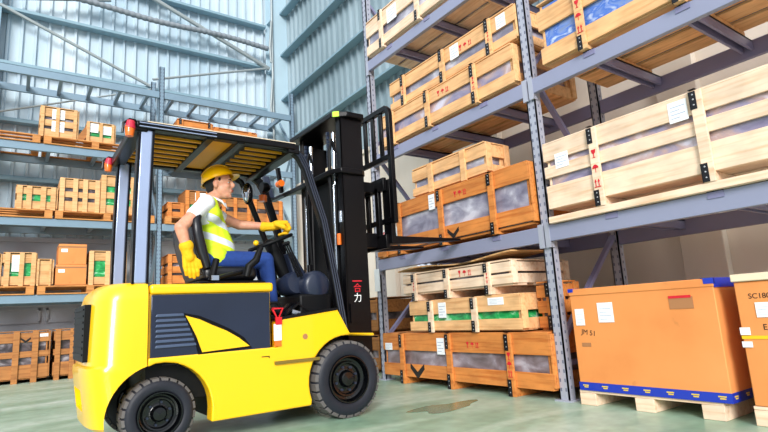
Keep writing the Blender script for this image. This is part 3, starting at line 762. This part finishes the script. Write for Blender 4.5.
# wheels
def wheel(cx, cz, R, yo, wd, sgn, nl):
    # sgn -1: outer face looks towards -y
    y = yo; s = -sgn     # inward direction
    t = MB(); P = [(R*.60, 0), (R*.66, -.012), (R*.80, -.014), (R*.90, -.004), (R*.965, .02), (R*.97, wd-.02), (R*.85, wd), (R*.6, wd)]
    t.lathe([(r, s*h) for r, h in P]+[(R*.60, 0)], (cx, y, cz), n=56, cap=False)
    ty = t.build('tyre', 'tyre', fk, smooth=50)
    t = MB()
    for k in range(nl):
        a = 2*PI*(k+.5)/nl; w_ = 2*PI/nl*.78/2
        for yy0, yy1, sh in ((.0, wd*.55, 0), (wd*.45, wd, PI/nl)):
            Q = []
            for aa in (a-w_+sh, a+w_+sh):
                for rr in (R*.88, R):
                    Q.append((rr, aa))
            def p3(rr, aa, yy): return (cx+rr*math.cos(aa), y+s*yy, cz+rr*math.sin(aa))
            (ra, aa0), (rb, _), (rc_, aa1), (rd, _) = Q
            o0 = yy0-.003 if yy0 == 0 else yy0
            t.hexa([p3(ra*1.02,aa0,o0), p3(ra*1.02,aa1,o0), p3(ra*1.02,aa1,yy1), p3(ra*1.02,aa0,yy1),
                    p3(R*.985 if yy0==0 else R,aa0,o0+.008), p3(R*.985 if yy0==0 else R,aa1,o0+.008), p3(R,aa1,yy1), p3(R,aa0,yy1)])
    t.build('tread', 'tread', ty, bevel=.003)
    t = MB(); t.lathe([(r, s*h) for r, h in [(R*.61,.05),(R*.615,-.008),(R*.60,-.018),(R*.57,-.018),(R*.55,.0),(R*.52,.03),(R*.46,.035),(R*.44,.02),(R*.40,.022),(R*.37,.05),(R*.26,.055),(R*.22,.05),(R*.21,.02),(R*.17,.008),(.001,.004)]], (cx, y, cz), n=48, cap=False)
    rm = t.build('rim', 'rim', fk, smooth=40)
    for k in range(6 if R < .27 else 8):
        a = 2*PI*k/(6 if R < .27 else 8)+.3; c = (cx+R*.31*math.cos(a), 0, cz+R*.31*math.sin(a))
        MB().tube([(c[0], y+s*.055, c[2]), (c[0], y+s*.035, c[2])], R*.035, 6).build('wheel_nut', 'dash', rm)
for sgn in (-1, 1):
    yo = Y0-.005 if sgn == -1 else Y1+.005
    wheel(*RW[:2], RW[2], Y0+.04 if sgn == -1 else Y1-.04, .17, sgn, 24)
    wheel(*FW[:2], FW[2], Y0-.015 if sgn == -1 else Y1+.015, .21, sgn, 26)
m = MB(); m.cyl((RW[0],Y0+.15,RW[1]),(RW[0],Y1-.15,RW[1]),.05); m.cyl((FW[0],Y0+.1,FW[1]),(FW[0],Y1-.1,FW[1]),.08); m.build('axle', 'black2', fk)

for y in (Y0+.25, Y1-.27): MB().box(.76,1.17,y,y+.02,.30,.575).build('inner_fender', 'yellow', fk)
# overhead guard
RT = 2.2
for y in (Y0+.07, Y1-.07):
    m = MB(); m.ribbon([(.695,y,1.09),(.70,y,1.6),(.715,y,RT-.02)], .075, .085); m.build('rear_pillar', 'pillar', fk, bevel=.012)
    
    for dx in (-.046, .046): MB().ribbon([(.695+dx,y,1.09),(.70+dx,y,1.6),(.715+dx,y,RT-.02)], .082, .014).build('pillar_edge', 'black', fk)
for y in (Y0+.07, Y1-.07):
    pts = [(1.5,y,RT+.02),(1.76,y,RT+.01),(1.85,y,RT-.01),(1.92,y,RT-.06),(1.975,y,RT-.16),(2.02,y,RT-.30),(2.12,y,1.6),(2.22,y,1.05),(2.28,y,.66)]
    m = MB(); m.ribbon(pts, .062, .07); o = m.build('front_pillar', 'black', fk, bevel=.01)
    m = MB()
    for d in (-.02, 0, .02):
        q = [(a+d*.98, b-.032 if y < YC else b+.032, c+d*.2) for a, b, c in pts[2:]]; m.tube(q, .006, 6)
    m.build('pillar_rib', 'dash', o)
for y in (Y0+.05, Y1-.05):
    m = MB(); m.box(.64,1.86,y-.04,y+.04,RT-.02,RT+.035); m.build('roof_side_rail', 'black', fk, bevel=.01)
m = MB(); m.box(.66,1.2,Y0-.002,Y0+.012,RT-.012,RT-.007); m.box(.66,1.2,Y0-.002,Y0+.012,RT+.014,RT+.019); m.build('rail_highlight', 'pillar', fk)  # pale strips painted in as the bluish highlights along the near rail
m = MB(); m.box(.62,.72,Y0+.02,Y1-.02,RT-.04,RT+.035); m.build('roof_rear_bar', 'black', fk, bevel=.01)
m = MB(); m.box(1.80,1.90,Y0+.02,Y1-.02,RT-.05,RT+.03); m.build('roof_front_bar', 'black', fk, bevel=.01)
for x in (1.16, 1.40): MB().box(x-.03,x+.03,Y0+.02,Y1-.02,RT-.03,RT+.02).build('roof_cross_bar', 'black', fk, bevel=.005)
for k in range(7):
    y = Y0+.17+k*.117  # thin gold bars stand in for the lit lower edges of dark slats
    MB().box(.72,1.14,y-.012,y+.012,RT-.022,RT-.005).build('slat_lit_edge', 'gold', fk)
    MB().box(1.48,1.82,y-.012,y+.012,RT-.022,RT-.005).build('slat_lit_edge', 'gold', fk)
m = MB(); m.box(.70,1.85,Y0+.06,Y1-.06,RT+.02,RT+.032); m.build('roof_cover', 'black', fk)
MB().box(1.20,1.46,Y0+.09,Y1-.09,RT+.004,RT+.018).build('roof_panel', 'gold', fk)
MB().box(.72,1.87,Y0+.03,Y1-.03,RT+.036,RT+.045).build('roof_top_sheet', 'cream', fk)
for y in (Y0+.02, Y1-.04):
    m = MB(); m.tube([(.60,y,RT-.09),(.60,y,RT-.03),(.61,y,RT+.02)],[.026,.034,.025],14); o = m.build('tail_lamp', 'orange', fk, smooth=60)
    m = MB(); m.tube([(.602,y,RT-.035),(.606,y,RT+.022)],[.036,.027],14); m.build('lamp_lens', 'lampred', o, smooth=60)
    m = MB(); m.tube([(.64,y,RT+.03),(.60,y,RT+.035),(.56,y,RT+.0),(.555,y,RT-.07)],.009,8); m.build('lamp_guard', 'black', o)

# mast
XM0, XM1 = 2.36, 2.60
def chan(m, x0, x1, y, z0, z1, w, inward):      # C channel rail opening inwards
    m.box(x0, x1, y, y+inward*.02, z0, z1); m.box(x0, x0+.022, y, y+inward*w, z0, z1); m.box(x1-.022, x1, y, y+inward*w, z0, z1)
for y, inw in ((3.93, 1), (4.73, -1)):
    m = MB(); chan(m, XM0, XM1, y, .16, 2.60, .07, inw); m.build('outer_mast_rail', 'black', fk, bevel=.004)
    m = MB(); chan(m, XM0+.05, XM1+.03, y+inw*.075, .2, 2.52, .06, inw); m.build('inner_mast_rail', 'black', fk, bevel=.004)
    yc = y+inw*.17
    MB().cyl((XM0+.03,yc,.25),(XM0+.03,yc,1.95),.036,18).build('lift_cylinder', 'black', fk, smooth=60)
    MB().cyl((XM0+.03,yc,1.95),(XM0+.03,yc,2.5),.02,14).build('piston_rod', 'chrome', fk, smooth=60)
    MB().cyl((XM0-.015,y+inw*.12,.75),(XM0-.015,y+inw*.12,1.98),.014,10).build('hydraulic_tube', 'chrome', fk, smooth=60)
    m = MB()
    for k in range(12): m.box(XM0-.01, XM0+.015, yc+.055-.012, yc+.055+.012, 2.05+k*.04, 2.083+k*.04)
    m.build('lift_chain', 'dash', fk)
    m = MB(); m.box(XM0-.02,XM0+.03,yc+.03,yc+.08,2.12,2.17); m.build('chain_anchor', 'cream', fk)
    m = MB(); m.tube([(XM0-.0,yc-.01,1.3),(XM0-.04,yc-.03,1.9),(XM0-.04,yc-.035,2.3),(XM0+.0,yc-.02,2.42),(XM0+.04,yc-.01,2.3)],.017,10); m.build('hydraulic_hose', 'black2', fk, smooth=60)
# top cross plate
m = MB(); m.prism([(2.28,4.82),(2.30,3.98),(2.42,3.88),(2.60,3.88),(2.64,3.95),(2.64,4.76),(2.55,4.84)], 'z', 2.60, 2.65); m.build('mast_top_plate', 'black', fk, bevel=.008)
m = MB(); m.bar((2.315,3.963,2.626),(2.36,3.924,2.626),.012,.05); m.build('lime_sticker', 'limegreen', fk)
m = MB(); m.prism([(2.28,5.0),(2.28,4.0),(2.34,3.89),(2.56,3.89),(2.62,3.94),(2.62,4.76),(2.5,4.8),(2.34,4.82)], 'z', 2.06, 2.11); m.build('mast_middle_plate', 'black', fk, bevel=.008)
for z in (.30, 1.15): MB().box(XM1-.04,XM1,3.98,4.7,z,z+.1).build('mast_cross_member', 'black', fk, bevel=.004)
m = MB(); m.box(XM0+.02,XM0+.05,4.06,4.58,.25,2.05); m.build('mast_shield', 'black2', fk)
m = MB(); m.cyl((2.08,3.98,.70),(2.42,3.98,.78),.035,14); m.build('tilt_cylinder', 'dash', fk, smooth=60)
m = MB(); m.cyl((2.42,3.925,.79),(2.42,4.0,.79),.06,18); m.box(2.385,2.46,3.91,3.93,.74,.9); m.build('tilt_pivot', 'black', fk)
m = MB(); m.cyl((XM0-.005,3.96,1.62),(XM0-.005,3.96,1.72),.018,12); m.build('hose_clamp', 'chrome', fk)
m = MB(); m.cyl((XM0-.015,3.99,1.42),(XM0-.015,3.99,1.52),.02,12); m.build('warning_sticker', 'orange', fk)
text('合', .085, 'redpaint', fk, 2.43, 1.005, y=3.928, name='mast_emblem'); text('力', .085, 'white', fk, 2.43, .92, y=3.928, name='mast_emblem')
m = MB(); m.box(2.425,2.52,3.926,3.929,1.09,1.10); m.build('mast_emblem', 'redpaint', fk)
# front lamp bar at the far side of the mast: lamp, orange indicator, bracket
m = MB(); m.bar((2.30,4.85,2.09),(2.28,5.30,2.09),.05,.03); m.bar((2.24,4.95,2.1),(2.2,4.95,2.36),.05,.03); m.build('lamp_bracket', 'black', fk)
m = MB(); m.cyl((2.2,4.86,2.18),(2.2,4.94,2.18),.035,14); m.build('front_indicator', 'orange', fk, smooth=60)
m = MB(); m.bar((2.16,5.05,2.05),(2.16,5.18,2.32),.07,.035); m.build('wing_mirror', 'dash', fk, bevel=.005)
# carriage, load backrest, forks
XB = 2.87; ya, yz = 3.85, 4.82
cg = MB(); cg.box(XM1+.03,XB-.02,4.1,4.16,1.42,1.56); cg.box(XM1+.03,XB-.02,4.48,4.54,1.42,1.56); cg.box(XM1+.03,XB-.02,4.1,4.16,1.96,2.06); cg.box(XM1+.03,XB-.02,4.48,4.54,1.96,2.06); cg.box(XB-.04,XB,ya+.1,yz-.1,1.95,2.08); cg.box(XB-.04,XB,ya+.1,yz-.1,1.40,1.53)
cg.box(XB-.04,XB-.0,ya+.2,ya+.26,1.5,2.0); cg.box(XB-.04,XB,yz-.26,yz-.2,1.5,2.0); cg.box(XB-.03,XB,ya+.38,ya+.44,1.5,2.0)
cg.build('carriage', 'black', fk, bevel=.005)
br = MB()
br.ribbon([(XB,ya,1.62),(XB,ya,2.69),(XB,ya+.01,2.73),(XB,ya+.04,2.76),(XB,yz-.04,2.76),(XB,yz-.01,2.73),(XB,yz,2.69),(XB,yz,1.62)], .045, .055, (1,0,0))
br.bar((XB,ya,2.27),(XB,yz,2.27),.03,.05); br.bar((XB,ya,1.66),(XB,yz,1.66),.03,.05)
for k in range(1, 7): br.box(XB-.012,XB+.012,ya+k*(yz-ya)/7-.026,ya+k*(yz-ya)/7+.026,2.27,2.76)
br.build('load_backrest', 'black', fk, bevel=.004)
for y in (3.97, 4.57):
    m = MB(); m.prism([(XB,1.44),(XB+.05,1.435),(XB+.872,1.495),(XB+.872,1.515),(XB+.05,1.51),(XB+.045,2.06),(XB,2.06)], 'y', y-.06, y+.06)
    m.build('fork', 'black', fk, bevel=.004)

# cabin: seat, column, wheel, levers, dash drum
m = MB(); m.box(1.12,1.62,4.0,4.62,1.085,1.12); m.build('seat_base', 'black2', fk, bevel=.01)
m = MB(); m.box(1.17,1.60,4.02,4.60,1.12,1.235); st = m.build('seat_cushion', 'seat', fk, bevel=.045, seg=4)
m = MB()
pr = [(1.17,1.16),(1.125,1.30),(1.09,1.45),(1.08,1.56),(1.10,1.62),(1.14,1.625),(1.155,1.60),(1.15,1.46),(1.185,1.30),(1.23,1.2)]
m.prism(pr, 'y', 4.04, 4.58); m.build('seat_back', 'seat', fk, bevel=.035, seg=4)
for y in (4.03, 4.59):
    m = MB(); m.tube([(1.20,y,1.22),(1.16,y,1.34),(1.125,y,1.48),(1.115,y,1.58),(1.14,y+(.02 if y < 4.3 else -.02),1.62)],[.03,.042,.042,.038,.025],12); m.build('seat_bolster', 'seat', fk, smooth=60)
m = MB(); m.tube([(1.47,3.93,1.14),(1.49,3.93,1.22),(1.55,3.93,1.27),(1.58,3.93,1.35),(1.60,3.93,1.37)],[.025,.03,.03,.022,.015],10); m.build('armrest', 'black2', fk, smooth=60)
m = MB(); m.box(1.17,1.62,3.92,4.02,1.085,1.105); m.tube([(1.2,3.95,1.12),(1.35,3.93,1.16),(1.44,3.95,1.18)],.018,8); m.build('seat_rail', 'black', fk)
MB().box(1.20,1.25,3.905,3.925,1.115,1.15).build('belt_buckle', 'chrome', fk)
MB().tube([(1.22,3.99,1.12),(1.235,3.98,1.2),(1.26,4.0,1.28)],.025,10).build('belt_strap', 'black2', fk)
# steering
wc = Vector((1.83,4.30,1.47)); nrm = Vector((-.36,0,.93)).normalized(); ax1 = Vector((nrm.z,0,-nrm.x)); ax2 = Vector((0,1,0))
m = MB(); m.tube([wc+ax1*.19*math.cos(t)+ax2*.19*math.sin(t) for t in [2*PI*k/40 for k in range(41)]], .017, 10, cap=False)
for t in (0, 2.1, 4.2): m.bar(wc, wc+ax1*.18*math.cos(t)+ax2*.18*math.sin(t), .03, .012)
m.ball(wc, (.05,.05,.03)); sw = m.build('steering_wheel', 'black2', fk, smooth=50)
MB().ball(wc-ax1*.17+nrm*.04+Vector((0,-.1,0)), .024).build('spinner_knob', 'yellow', sw)
m = MB(); m.tube([wc-nrm*.02, wc-nrm*.16, (1.95,4.3,1.20), (2.12,4.3,.98)], [.05,.07,.06,.06], 14); m.build('steering_column', 'black2', fk, smooth=50)
m = MB(); m.prism([(1.93,1.36),(1.99,1.38),(2.14,1.14),(2.18,1.03),(2.06,1.0),(2.0,1.12)], 'y', 4.18, 4.44); m.build('column_cover', 'dash', fk, bevel=.02, seg=3)
for k in range(3):
    y = 4.12-k*.04; m = MB(); m.tube([(2.0,y,1.15),(1.90,y,1.38),(1.88,y,1.42)],[.008,.008,.008],8); m.ball((1.875,y,1.43),.018,n=8); m.build('control_lever', 'black', fk, smooth=60)
m = MB(); m.lathe([(.001,-.02),(.09,-.015),(.118,.0),(.128,.03),(.128,.30),(.11,.33),(.001,.335)], (2.13,4.02,1.07), n=32); m.build('power_unit', 'dash', fk, smooth=50)
m = MB(); m.lathe([(.001,-.0),(.085,.0),(.10,.02),(.10,.24),(.001,.25)], (1.99,4.12,1.10), n=28); m.build('motor_housing', 'dash', fk, smooth=50)
MB().cyl((2.1,4.1,1.18),(2.1,4.1,1.25),.02,12).build('reservoir_cap', 'black', fk)
m = MB(); m.box(1.95,2.25,4.0,4.7,.8,1.0); m.build('cowl', 'black2', fk, bevel=.02)
for y in (4.0, 4.15):
    m = MB(); m.bar((1.80,y,.83),(1.93,y,.93),.07,.015); m.bar((1.93,y,.92),(2.02,y,.86),.02,.012); m.build('foot_pedal', 'black', fk)
m = MB(); m.bar((1.86,3.98,.86),(1.93,3.98,.84),.05,.03); m.build('pedal_plate', 'chrome', fk)
# mirror and work lamp near the far front pillar
m = MB(); m.tube([(1.62,4.72,2.17),(1.70,4.72,2.14),(1.74,4.72,2.08)],.012,8); m.build('mirror_arm', 'black', fk)
m = MB(); m.ball((1.74,4.6,1.97),(.05,.03,.105)); mi = m.build('rear_mirror', 'black2', fk, smooth=60)
MB().ball((1.725,4.59,1.97),(.042,.028,.09)).build('mirror_glass', 'mirror', mi, smooth=60)
m = MB(); m.tube([(1.60,4.77,RT-.01),(1.74,4.77,2.12),(1.80,4.77,2.0),(1.92,4.77,1.7),(2.02,4.77,1.45),(2.1,4.77,1.0)],.028,10); m.build('guard_strut', 'black', fk, smooth=60)
m = MB(); m.tube([(1.90,4.66,2.06),(1.95,4.66,2.06),(1.98,4.66,2.06)],[.055,.055,.03],16); m.build('work_lamp', 'black', fk, smooth=50)
MB().cyl((1.93,4.7,1.93),(1.93,4.7,1.99),.04,14).build('indicator', 'orange', fk, smooth=50)

# ------------------------------------------------------------------ driver
pb = Vector((1.33, 4.26, 1.20))
pn = thing('person', pb, 'seated driver in yellow hard hat, high visibility vest, jeans and yellow gloves', 'person', worldmesh=True)
HC = Vector((1.375, 4.28, 1.94))                  # head centre
yaw = math.radians(-32); HR = Matrix.Rotation(yaw, 3, 'Z')
HS = 1.12
def hp(x, y, z): return HC + HR @ Vector((x*HS, y*HS, z*HS))
def hb(m, x, y, z, r, n=10): m.ball(hp(x, y, z), tuple(q*HS for q in r), HR, n)
m = MB()
# head: +x is forward
hb(m, -.012, 0, .03, (.097,.077,.095)); hb(m, .02, 0, -.03, (.07,.062,.075)); hb(m, .042, 0, -.075, (.045,.042,.035))
hb(m, .07, 0, -.09, (.02,.02,.018)); hb(m, .075, 0, .035, (.018,.05,.02)); hb(m, .098, 0, -.005, (.018,.011,.022)); hb(m, .088, 0, .012, (.015,.009,.02))
hb(m, .084, 0, -.048, (.014,.024,.012)); hb(m, .062, .035, -.018, (.022,.022,.022)); hb(m, .062, -.035, -.018, (.022,.022,.022))
for s in (-1, 1): hb(m, -.01, s*.078, -.005, (.020,.009,.032))
neck = hp(-.02, 0, -.07)
chest = Vector((1.27, 4.29, 1.66)); sn = Vector((1.22, 4.13, 1.745)); sf = Vector((1.34, 4.47, 1.745))
m.caps(neck, (1.28, 4.29, 1.78), .055, .062)
m.caps(sn, sf, .06); m.caps((1.26,4.24,1.66), (1.29,4.36,1.66), .10); m.caps((1.31,4.2,1.32), (1.32,4.34,1.32), .09); m.caps(chest, (1.31,4.27,1.35), .11, .10)
en = Vector((1.00, 4.02, 1.52)); wn = Vector((1.055, 4.03, 1.335)); ef = Vector((1.63, 4.53, 1.655)); wf = Vector((1.90, 4.42, 1.635))
m.caps(sn, en, .056, .046); m.caps(en, wn, .048, .033); m.caps(sf, ef, .055, .043); m.caps(ef, wf, .044, .031)
for a, k in ((4.19, 0), (4.38, 1)): m.caps((1.33,a,1.28), (1.72,a-.01+.03*k,1.30), .075, .055)
body = m.build('body', 'skin', pn); remesh(body, .007, 5)
# face details
for s in (-1, 1):
    m = MB(); hb(m, .0745, s*.033, .010, (.007,.010,.004), 8); o = m.build('eye', 'eyew', pn, smooth=60)
    m = MB(); hb(m, .079, s*.033, .010, (.0045,.006,.004), 8); m.build('iris', 'hair', o)
    m = MB(); m.tube([hp(.086, s*.014, .028), hp(.089, s*.032, .034), hp(.078, s*.052, .028)], [.004,.005,.002], 6); m.build('eyebrow', 'hair', pn)
m = MB(); hb(m, .094, 0, -.044, (.007,.022,.005), 8); hb(m, .093, 0, -.053, (.007,.018,.006), 8); m.build('lips', 'lip', pn, smooth=60)
m = MB(); hb(m, -.03, 0, .025, (.088,.080,.08)); hb(m, -.055, 0, -.025, (.045,.06,.05))
for s in (-1, 1): hb(m, .018, s*.070, .03, (.010,.007,.018))
hr = m.build('hair', 'hair', pn); remesh(hr, .008, 3)
# helmet: shell, brim, peak
hm = MB(); prof = []
Rx, Ry, Rz = .138, .122, .128; tilt = Matrix.Rotation(math.radians(-19), 3, 'Y')
def hel(v): return hp(-.012, 0, .036) + HR @ (tilt @ Vector(v))
rings = []
for i in range(13):
    ph = PI/2*i/12
    rings.append([hm.bm.verts.new(hel((Rx*math.cos(ph)*math.cos(t), Ry*math.cos(ph)*math.sin(t), Rz*math.sin(ph)))) for t in [2*PI*k/36 for k in range(36)]])
for A, B in zip(rings, rings[1:]):
    for k in range(36): hm._f([A[k], A[(k+1)%36], B[(k+1)%36], B[k]])
inner = [hm.bm.verts.new(hel((Rx*.96*math.cos(t), Ry*.96*math.sin(t), .002))) for t in [2*PI*k/36 for k in range(36)]]
rim = []
for k in range(36):
    t = 2*PI*k/36; e = .012+.036*max(0, math.cos(t))**2.2
    rim.append(hm.bm.verts.new(hel(((Rx+e)*math.cos(t), (Ry+min(e,.02))*math.sin(t), -.006-.012*max(0, math.cos(t))))))
for k in range(36):
    hm._f([rings[0][k], rings[0][(k+1)%36], rim[(k+1)%36], rim[k]]); hm._f([rim[k], rim[(k+1)%36], inner[(k+1)%36], inner[k]])
hh = hm.build('hard_hat', 'hat', pn, smooth=50); s_ = hh.modifiers.new('s', 'SOLIDIFY'); s_.thickness = .004
m = MB()
for d in (-.028, 0, .028):
    m.tube([hel((Rx*1.0*math.cos(p_)*1.005, d, Rz*math.sin(p_)*(1.01 if d == 0 else .985))) for p_ in [PI*(.2+.6*k/12) for k in range(13)]], .007, 8)
m.build('helmet_ridge', 'hat', hh, smooth=60)
# shirt (white): torso, collar, short sleeves
m = MB(); m.caps(sn, sf, .07); m.caps((1.25,4.22,1.66), (1.29,4.37,1.66), .112); m.caps(chest, (1.31,4.27,1.34), .122, .112); m.caps((1.30,4.19,1.30), (1.31,4.35,1.30), .10)
m.caps(sn, sn.lerp(en, .50), .062, .060); m.caps(sf, sf.lerp(ef, .38), .064, .060)
o = m.build('shirt', 'shirt', pn); remesh(o, .009, 4)
m = MB(); 
m.tube([hp(-.07,0,-.095)+Vector((.0,0,0)), hp(-.03,-.062,-.105), hp(.03,-.055,-.135), hp(.045,-.02,-.165)], [.014,.015,.014,.008], 8, squash=.5)
m.tube([hp(-.07,0,-.095), hp(-.03,.062,-.105), hp(.03,.055,-.135), hp(.045,.02,-.165)], [.014,.015,.014,.008], 8, squash=.5)
m.build('collar', 'shirt', pn, smooth=60)
# vest
m = MB(); m.caps((1.262,4.23,1.655), (1.30,4.36,1.655), .118); m.caps(chest+Vector((.004,0,0)), (1.32,4.27,1.36), .130, .122); m.caps((1.31,4.19,1.31), (1.33,4.35,1.31), .108); m.caps((1.30,4.29,1.62), (1.375,4.27,1.38), .115, .125)
m.caps((1.26,4.20,1.745), (1.27,4.165,1.66), .078); m.caps((1.31,4.41,1.745), (1.32,4.42,1.66), .074)
o = m.build('safety_vest', 'vest', pn); remesh(o, .009, 3)
# jeans and shoes
m = MB(); m.caps((1.27,4.19,1.275), (1.28,4.35,1.275), .105)
for y, kx, kz, fx, fz in ((4.18,1.73,1.30,1.78,.96), (4.38,1.76,1.31,1.86,.97)):
    m.caps((1.30,y,1.285), (kx,y,kz), .092, .070); m.caps((kx,y,kz), (fx,y,fz), .070, .052)
o = m.build('jeans', 'jeans', pn); remesh(o, .010, 4)
for y, fx in ((4.18,1.78), (4.38,1.86)):
    m = MB(); m.caps((fx-.02,y,.89), (fx+.13,y,.865), .045, .036); m.caps((fx,y,.89),(fx,y,.97),.045,.04); o = m.build('shoe', 'shoe', pn); remesh(o, .008, 3)
# gloves: palm, four fingers, thumb
def chain(m, pts, r):
    for i in range(len(pts)-1): m.caps(pts[i], pts[i+1], r[i], r[i+1], 8)
def V(*a): return Vector(a)
# near hand: hanging, fingers pointing down, slightly curled, holding the seat side
m = MB(); w0 = wn
chain(m, [w0+V(-.010,0,.045), w0+V(-.002,0,-.0), w0+V(.01,-.005,-.04)], [.054,.044,.042])
for dx in (-.034,-.011,.013,.037): m.caps(w0+V(.01+dx*.8,0,-.035), w0+V(.022+dx*1.1,-.004,-.105), .024, .021)
for dx, L, c in ((-.040,.058,.0),(-.013,.074,.004),(.015,.078,.004),(.041,.064,.0)):
    b = w0+V(.022+dx*1.05,-.004,-.105); k1 = b+V(.008,-.004,-L*.6); k2 = k1+V(.006,.012,-L*.45); chain(m, [b,k1,k2], [.0175,.016,.0135])
b = w0+V(.040,-.005,-.05); chain(m, [b, b+V(.038,-.008,-.022), b+V(.055,-.006,-.06)], [.022,.018,.014])
o = m.build('glove', 'glove', pn); remesh(o, .0045, 2)
# far hand: closed over the wheel rim
rp = wc+ax1*.165+ax2*.095; m = MB(); d = (rp-wf); w0 = wf
hc = Vector((1.955, 4.405, 1.655))
chain(m, [wf+V(-.07,.025,.0), wf, hc], [.046,.040,.040])
for k, dy in enumerate((-.042,-.014,.014,.041)):
    a1 = hc+V(.055,dy*1.05,.012); a2 = hc+V(.088+.005*(k%2),dy*1.05,-.035); a3 = hc+V(.060,dy,-.085); a4 = hc+V(.025,dy,-.088)
    m.caps(hc+V(-.03,dy*.6,.0), a1, .032, .023); chain(m, [a1,a2,a3,a4], [.021,.019,.017,.014])
chain(m, [hc+V(-.02,-.04,-.01), hc+V(.02,-.072,-.035), hc+V(.055,-.066,-.06)], [.026,.021,.017])
o = m.build('glove', 'glove', pn); remesh(o, .0045, 2)
